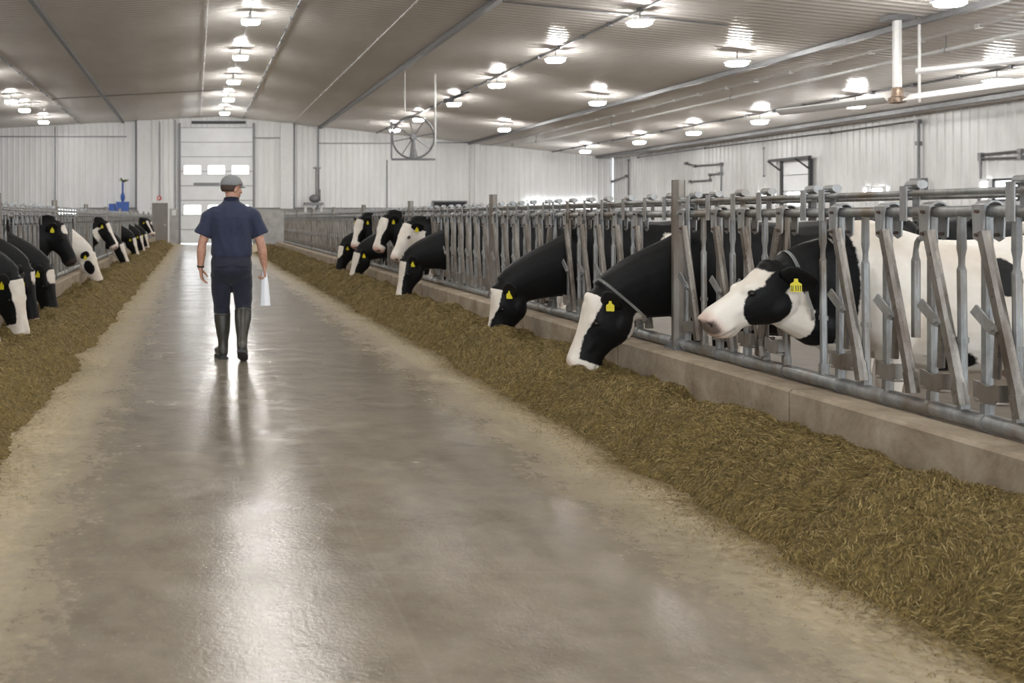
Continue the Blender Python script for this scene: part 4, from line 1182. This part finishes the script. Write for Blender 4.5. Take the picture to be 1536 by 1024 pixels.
    rings = [circ(lerp(top, bot, t), aa, bb, r, r * .9, 24) for t, r in ((0, .018), (.1, .026), (.4, .040), (1, .054))]
    loft(ro, rings, False)
    inner = [circ(lerp(top, bot, t), aa, bb, r - .004, (r - .004) * .9, 24) for t, r in ((0, .018), (.1, .026), (.4, .040), (1, .054))]
    loft(ro, inner, False)
    # spiral flap at the open end and along the seam
    seam = [lerp(top, bot, t) + aa * (r * .2) - bb * (r * .95) for t, r in ((0.1, .026), (.4, .040), (1, .054))]
    for p0, p1 in zip(seam[:-1], seam[1:]): add_bar(ro, p0, p1, .004, .03, (1, 0, 0))
    pr = link('paper_roll', mesh_of('paper_roll', ro, M['paper'], autos=50)); pr.location = (PX, PY, 0); tag(pr, 'loosely rolled white paper held in the walking man\'s right hand', 'paper roll')
build_person()

# ------------------------------------------------------------------ things overhead and at the back
def circ_fan():
    s = 45.0; Y = F / s; cx = (620 - VX) / s; cz = CH + (VY - 206) / s
    r = empty('circulation_fan', (cx, Y, cz)); tag(r, 'round grey ventilation fan in an open square frame hanging below the ceiling', 'fan')
    R = .70
    bm = bmesh.new(); pts = [(R * math.cos(t), 0, R * math.sin(t)) for t in [2 * PI * i / 32 for i in range(33)]]
    add_tube(bm, pts, .035, 8, False); link('fan_ring', mesh_of('fan_ring', bm, M['midgrey'], True), r)
    bm = bmesh.new()
    add_bar(bm, (-R - .03, 0, -R - .03), (R + .03, 0, -R - .03), .07, .07, (0, 1, 0)); add_bar(bm, (-R - .03, 0, -R), (-R - .03, 0, R * .75), .07, .05, (0, 1, 0))
    link('fan_frame', mesh_of('fan_frame', bm, M['midgrey']), r)
    bm = bmesh.new()
    for k in range(8):
        a = 2 * PI * k / 8 + .2; add_tube(bm, [(0, 0, 0), (R * math.cos(a), 0, R * math.sin(a))], .018, 6)
    link('fan_guard', mesh_of('fan_guard', bm, M['midgrey']), r)
    bm = bmesh.new(); add_tube(bm, [(0, -.12, 0), (0, .15, 0)], .10, 12)
    add_tube(bm, [(0, 0, -R), (0, 0, 0)], [.13, .05], 8); link('fan_motor', mesh_of('fan_motor', bm, M['midgrey'], autos=40), r)
    bm = bmesh.new()
    for sx in (R + .03,): add_tube(bm, [(sx, 0, -R * .3), (sx, 0, ceil_z(cx) - cz)], .03, 8)
    add_tube(bm, [(-R * .4, 0, R), (-R * .4, 0, ceil_z(cx) - cz)], .02, 8); link('hanger_rod', mesh_of('hanger_rod', bm, M['lightpipe']), r)
circ_fan()
def big_fan():
    X, Y = 14.3, 19.0; z = 3.82
    r = empty('ceiling_fan', (X, Y, z)); tag(r, 'large white overhead fan with long blades on a white drop pole, upper right', 'fan')
    bm = bmesh.new(); add_bar(bm, (0, 0, .12), (0, 0, ceil_z(X) - z - .1), .15, .15); link('drop_pole', mesh_of('drop_pole', bm, M['lightpipe']), r)
    bm = bmesh.new(); add_box(bm, (0, 0, ceil_z(X) - z - .08), (.5, .3, .1)); link('mounting_plate', mesh_of('mounting_plate', bm, M['midgrey']), r)
    bm = bmesh.new(); loft(bm, [circ((0, 0, h), Vector((1, 0, 0)), Vector((0, 1, 0)), a, a, 16) for h, a in ((-.10, .08), (-.08, .15), (.02, .15), (.05, .10), (.2, .10), (.24, .07))]); link('hub_motor', mesh_of('hub_motor', bm, M['rust'], autos=40), r)
    for k, ang in enumerate((110, 279, 182, 15, 230)):
        a = math.radians(ang); d = Vector((math.cos(a), math.sin(a), 0)); L = 2.6
        if ang in (182, 15, 230): continue
        bm = bmesh.new(); n = Vector((-d.y, d.x, 0)); rr = []
        for t in (.2, L):
            c = d * t
            rr.append([c + n * a_ + Vector((0, 0, b_)) for a_, b_ in ((-.085, -.065), (0, -.03), (.085, .045), (.080, .065), (0, -.002), (-.085, -.045))])
        loft(bm, rr); b = link('fan_blade', mesh_of('fan_blade', bm, M['white'], autos=30), r)
big_fan()
# hanging white channel by the big fan
bm = bmesh.new(); add_bar(bm, (14.77, 19.1, 4.39), (17.4, 15.4, 4.42), .12, .14, (0, 0, 1))
o = link('hanging_channel', mesh_of('hanging_channel', bm, M['white'])); tag(o, 'white box channel hanging from the ceiling beside the big fan pole', 'channel')
bm = bmesh.new(); add_tube(bm, [(14.8, 19.06, 3.75), (14.8, 19.06, ceil_z(14.8))], .025, 8); link('hanger_rod', mesh_of('hanger_rod', bm, M['lightpipe']), o)
# long suspended pipe
bm = bmesh.new(); zp = CH + 3.6; xp = 16.1
add_tube(bm, [(xp, 3, zp), (xp, 47.0, zp), (xp, 47.3, zp + .06), (xp, 47.35, zp + .45)], .045, 10)
o = link('overhead_pipe', mesh_of('overhead_pipe', bm, M['lightpipe'], True)); tag(o, 'long pale overhead pipe running the length of the right pen', 'pipe')
for yy in (12, 20, 28, 36, 44):
    bm = bmesh.new(); add_tube(bm, [(xp, yy, zp), (xp, yy, ceil_z(xp))], .012, 6); add_box(bm, (xp, yy, zp), (.11, .04, .11)); link('pipe_hanger', mesh_of('pipe_hanger', bm, M['midgrey']), o)
# security camera-like spotlight above fan
bm = bmesh.new(); p = Vector((9.4, 34, 5.75)); add_tube(bm, [p, p + Vector((.6, 0, .25))], .05, 8); add_tube(bm, [p + Vector((.3, 0, .1)), (9.7, 34, ceil_z(9.7))], .02, 6)
add_box(bm, p + Vector((-.15, 0, -.08)), (.3, .2, .12)); o = link('ceiling_bracket', mesh_of('ceiling_bracket', bm, M['dark'])); tag(o, 'small dark bracket under the ceiling right of the round fan', 'bracket')

# equipment stand by the back wall, right of the aisle
r = empty('equipment_stand', (BW(467, 0)[0], WALL_Y - .9, 0)); tag(r, 'grey equipment bench with pump and upright pipe against the back wall, right of the aisle', 'equipment')
bm = bmesh.new(); add_box(bm, (0, 0, 2.15), (1.0, .6, .12)); link('bench_top', mesh_of('bench_top', bm, M['midgrey']), r)
for sx in (-.42, 0, .42):
    bm = bmesh.new(); add_box(bm, (sx, 0, 1.05), (.12, .12, 2.1)); link('bench_leg', mesh_of('bench_leg', bm, M['lightpipe']), r)
bm = bmesh.new(); ellipsoid(bm, (.05, 0, 2.42), (.28, .2, .22)); add_tube(bm, [(.3, 0, 2.3), (.3, 0, 2.9)], .08, 8); link('pump', mesh_of('pump', bm, M['midgrey'], True), r)
bm = bmesh.new(); add_tube(bm, [(.15, .1, 2.5), (.15, .1, 4.1)], .035, 8); add_tube(bm, [(.3, .1, 2.5), (.3, .1, 4.0)], .03, 8); add_box(bm, (.2, .1, 4.05), (.4, .1, .08)); link('riser_pipe', mesh_of('riser_pipe', bm, M['midgrey']), r)
# blue pump unit and plant on the left
r = empty('pump_unit', (BW(186, 0)[0], WALL_Y - .9, 0)); tag(r, 'blue pump unit by the back wall, left of the grey door', 'pump')
bm = bmesh.new(); add_box(bm, (0, 0, 2.0), (.65, .5, .5)); add_box(bm, (-.55, 0, 1.95), (.35, .4, .4)); link('tank', mesh_of('tank', bm, M['blue']), r)
bm = bmesh.new(); add_box(bm, (0, 0, .88), (1.4, .6, 1.75)); link('plinth', mesh_of('plinth', bm, M['block']), r)
bm = bmesh.new(); add_tube(bm, [(0, 0, 2.2), (0, 0, 3.3)], .05, 8); ellipsoid(bm, (0, 0, 2.5), (.12, .12, .25)); link('riser_pipe', mesh_of('riser_pipe', bm, M['blue']), r)
bm = bmesh.new()
for k in range(14):
    a = k * 2.4; d = Vector((math.cos(a), math.sin(a) * .6, .25 + .5 * random.random())); c = Vector((.05, 0, 3.3))
    n = Vector((-d.y, d.x, 0)).normalized(); L = .22 + .12 * random.random()
    loft(bm, [[c + d * (L * t) + n * w_ + Vector((0, 0, h)) for w_, h in ((-wd_, 0), (0, .012), (wd_, 0), (0, -.012))] for t, wd_ in ((0, .02), (.4, .07), (.8, .05), (1, .008))])
link('foliage_tuft', mesh_of('foliage_tuft', bm, M['plant']), r)
# round red sign above the service door, switch box
bm = bmesh.new(); x, z = BW(239, 297); add_tube(bm, [(x, WALL_Y - .06, z), (x, WALL_Y - .10, z)], .13, 20); o = link('alarm_sign', mesh_of('alarm_sign', bm, M['signred'])); tag(o, 'small round red alarm disc above the grey service door', 'alarm')
bm = bmesh.new(); add_tube(bm, [(x, WALL_Y - .10, z), (x, WALL_Y - .115, z)], .06, 16); link('alarm_lens', mesh_of('alarm_lens', bm, M['white']), o)
bm = bmesh.new(); x, z = BW(261, 319); add_box(bm, (x, WALL_Y - .20, z), (.22, .08, .3)); add_box(bm, (x, WALL_Y - .25, z), (.08, .03, .1)); o = link('switch_box', mesh_of('switch_box', bm, M['white'])); tag(o, 'small white switch box beside the overhead door', 'switch box')
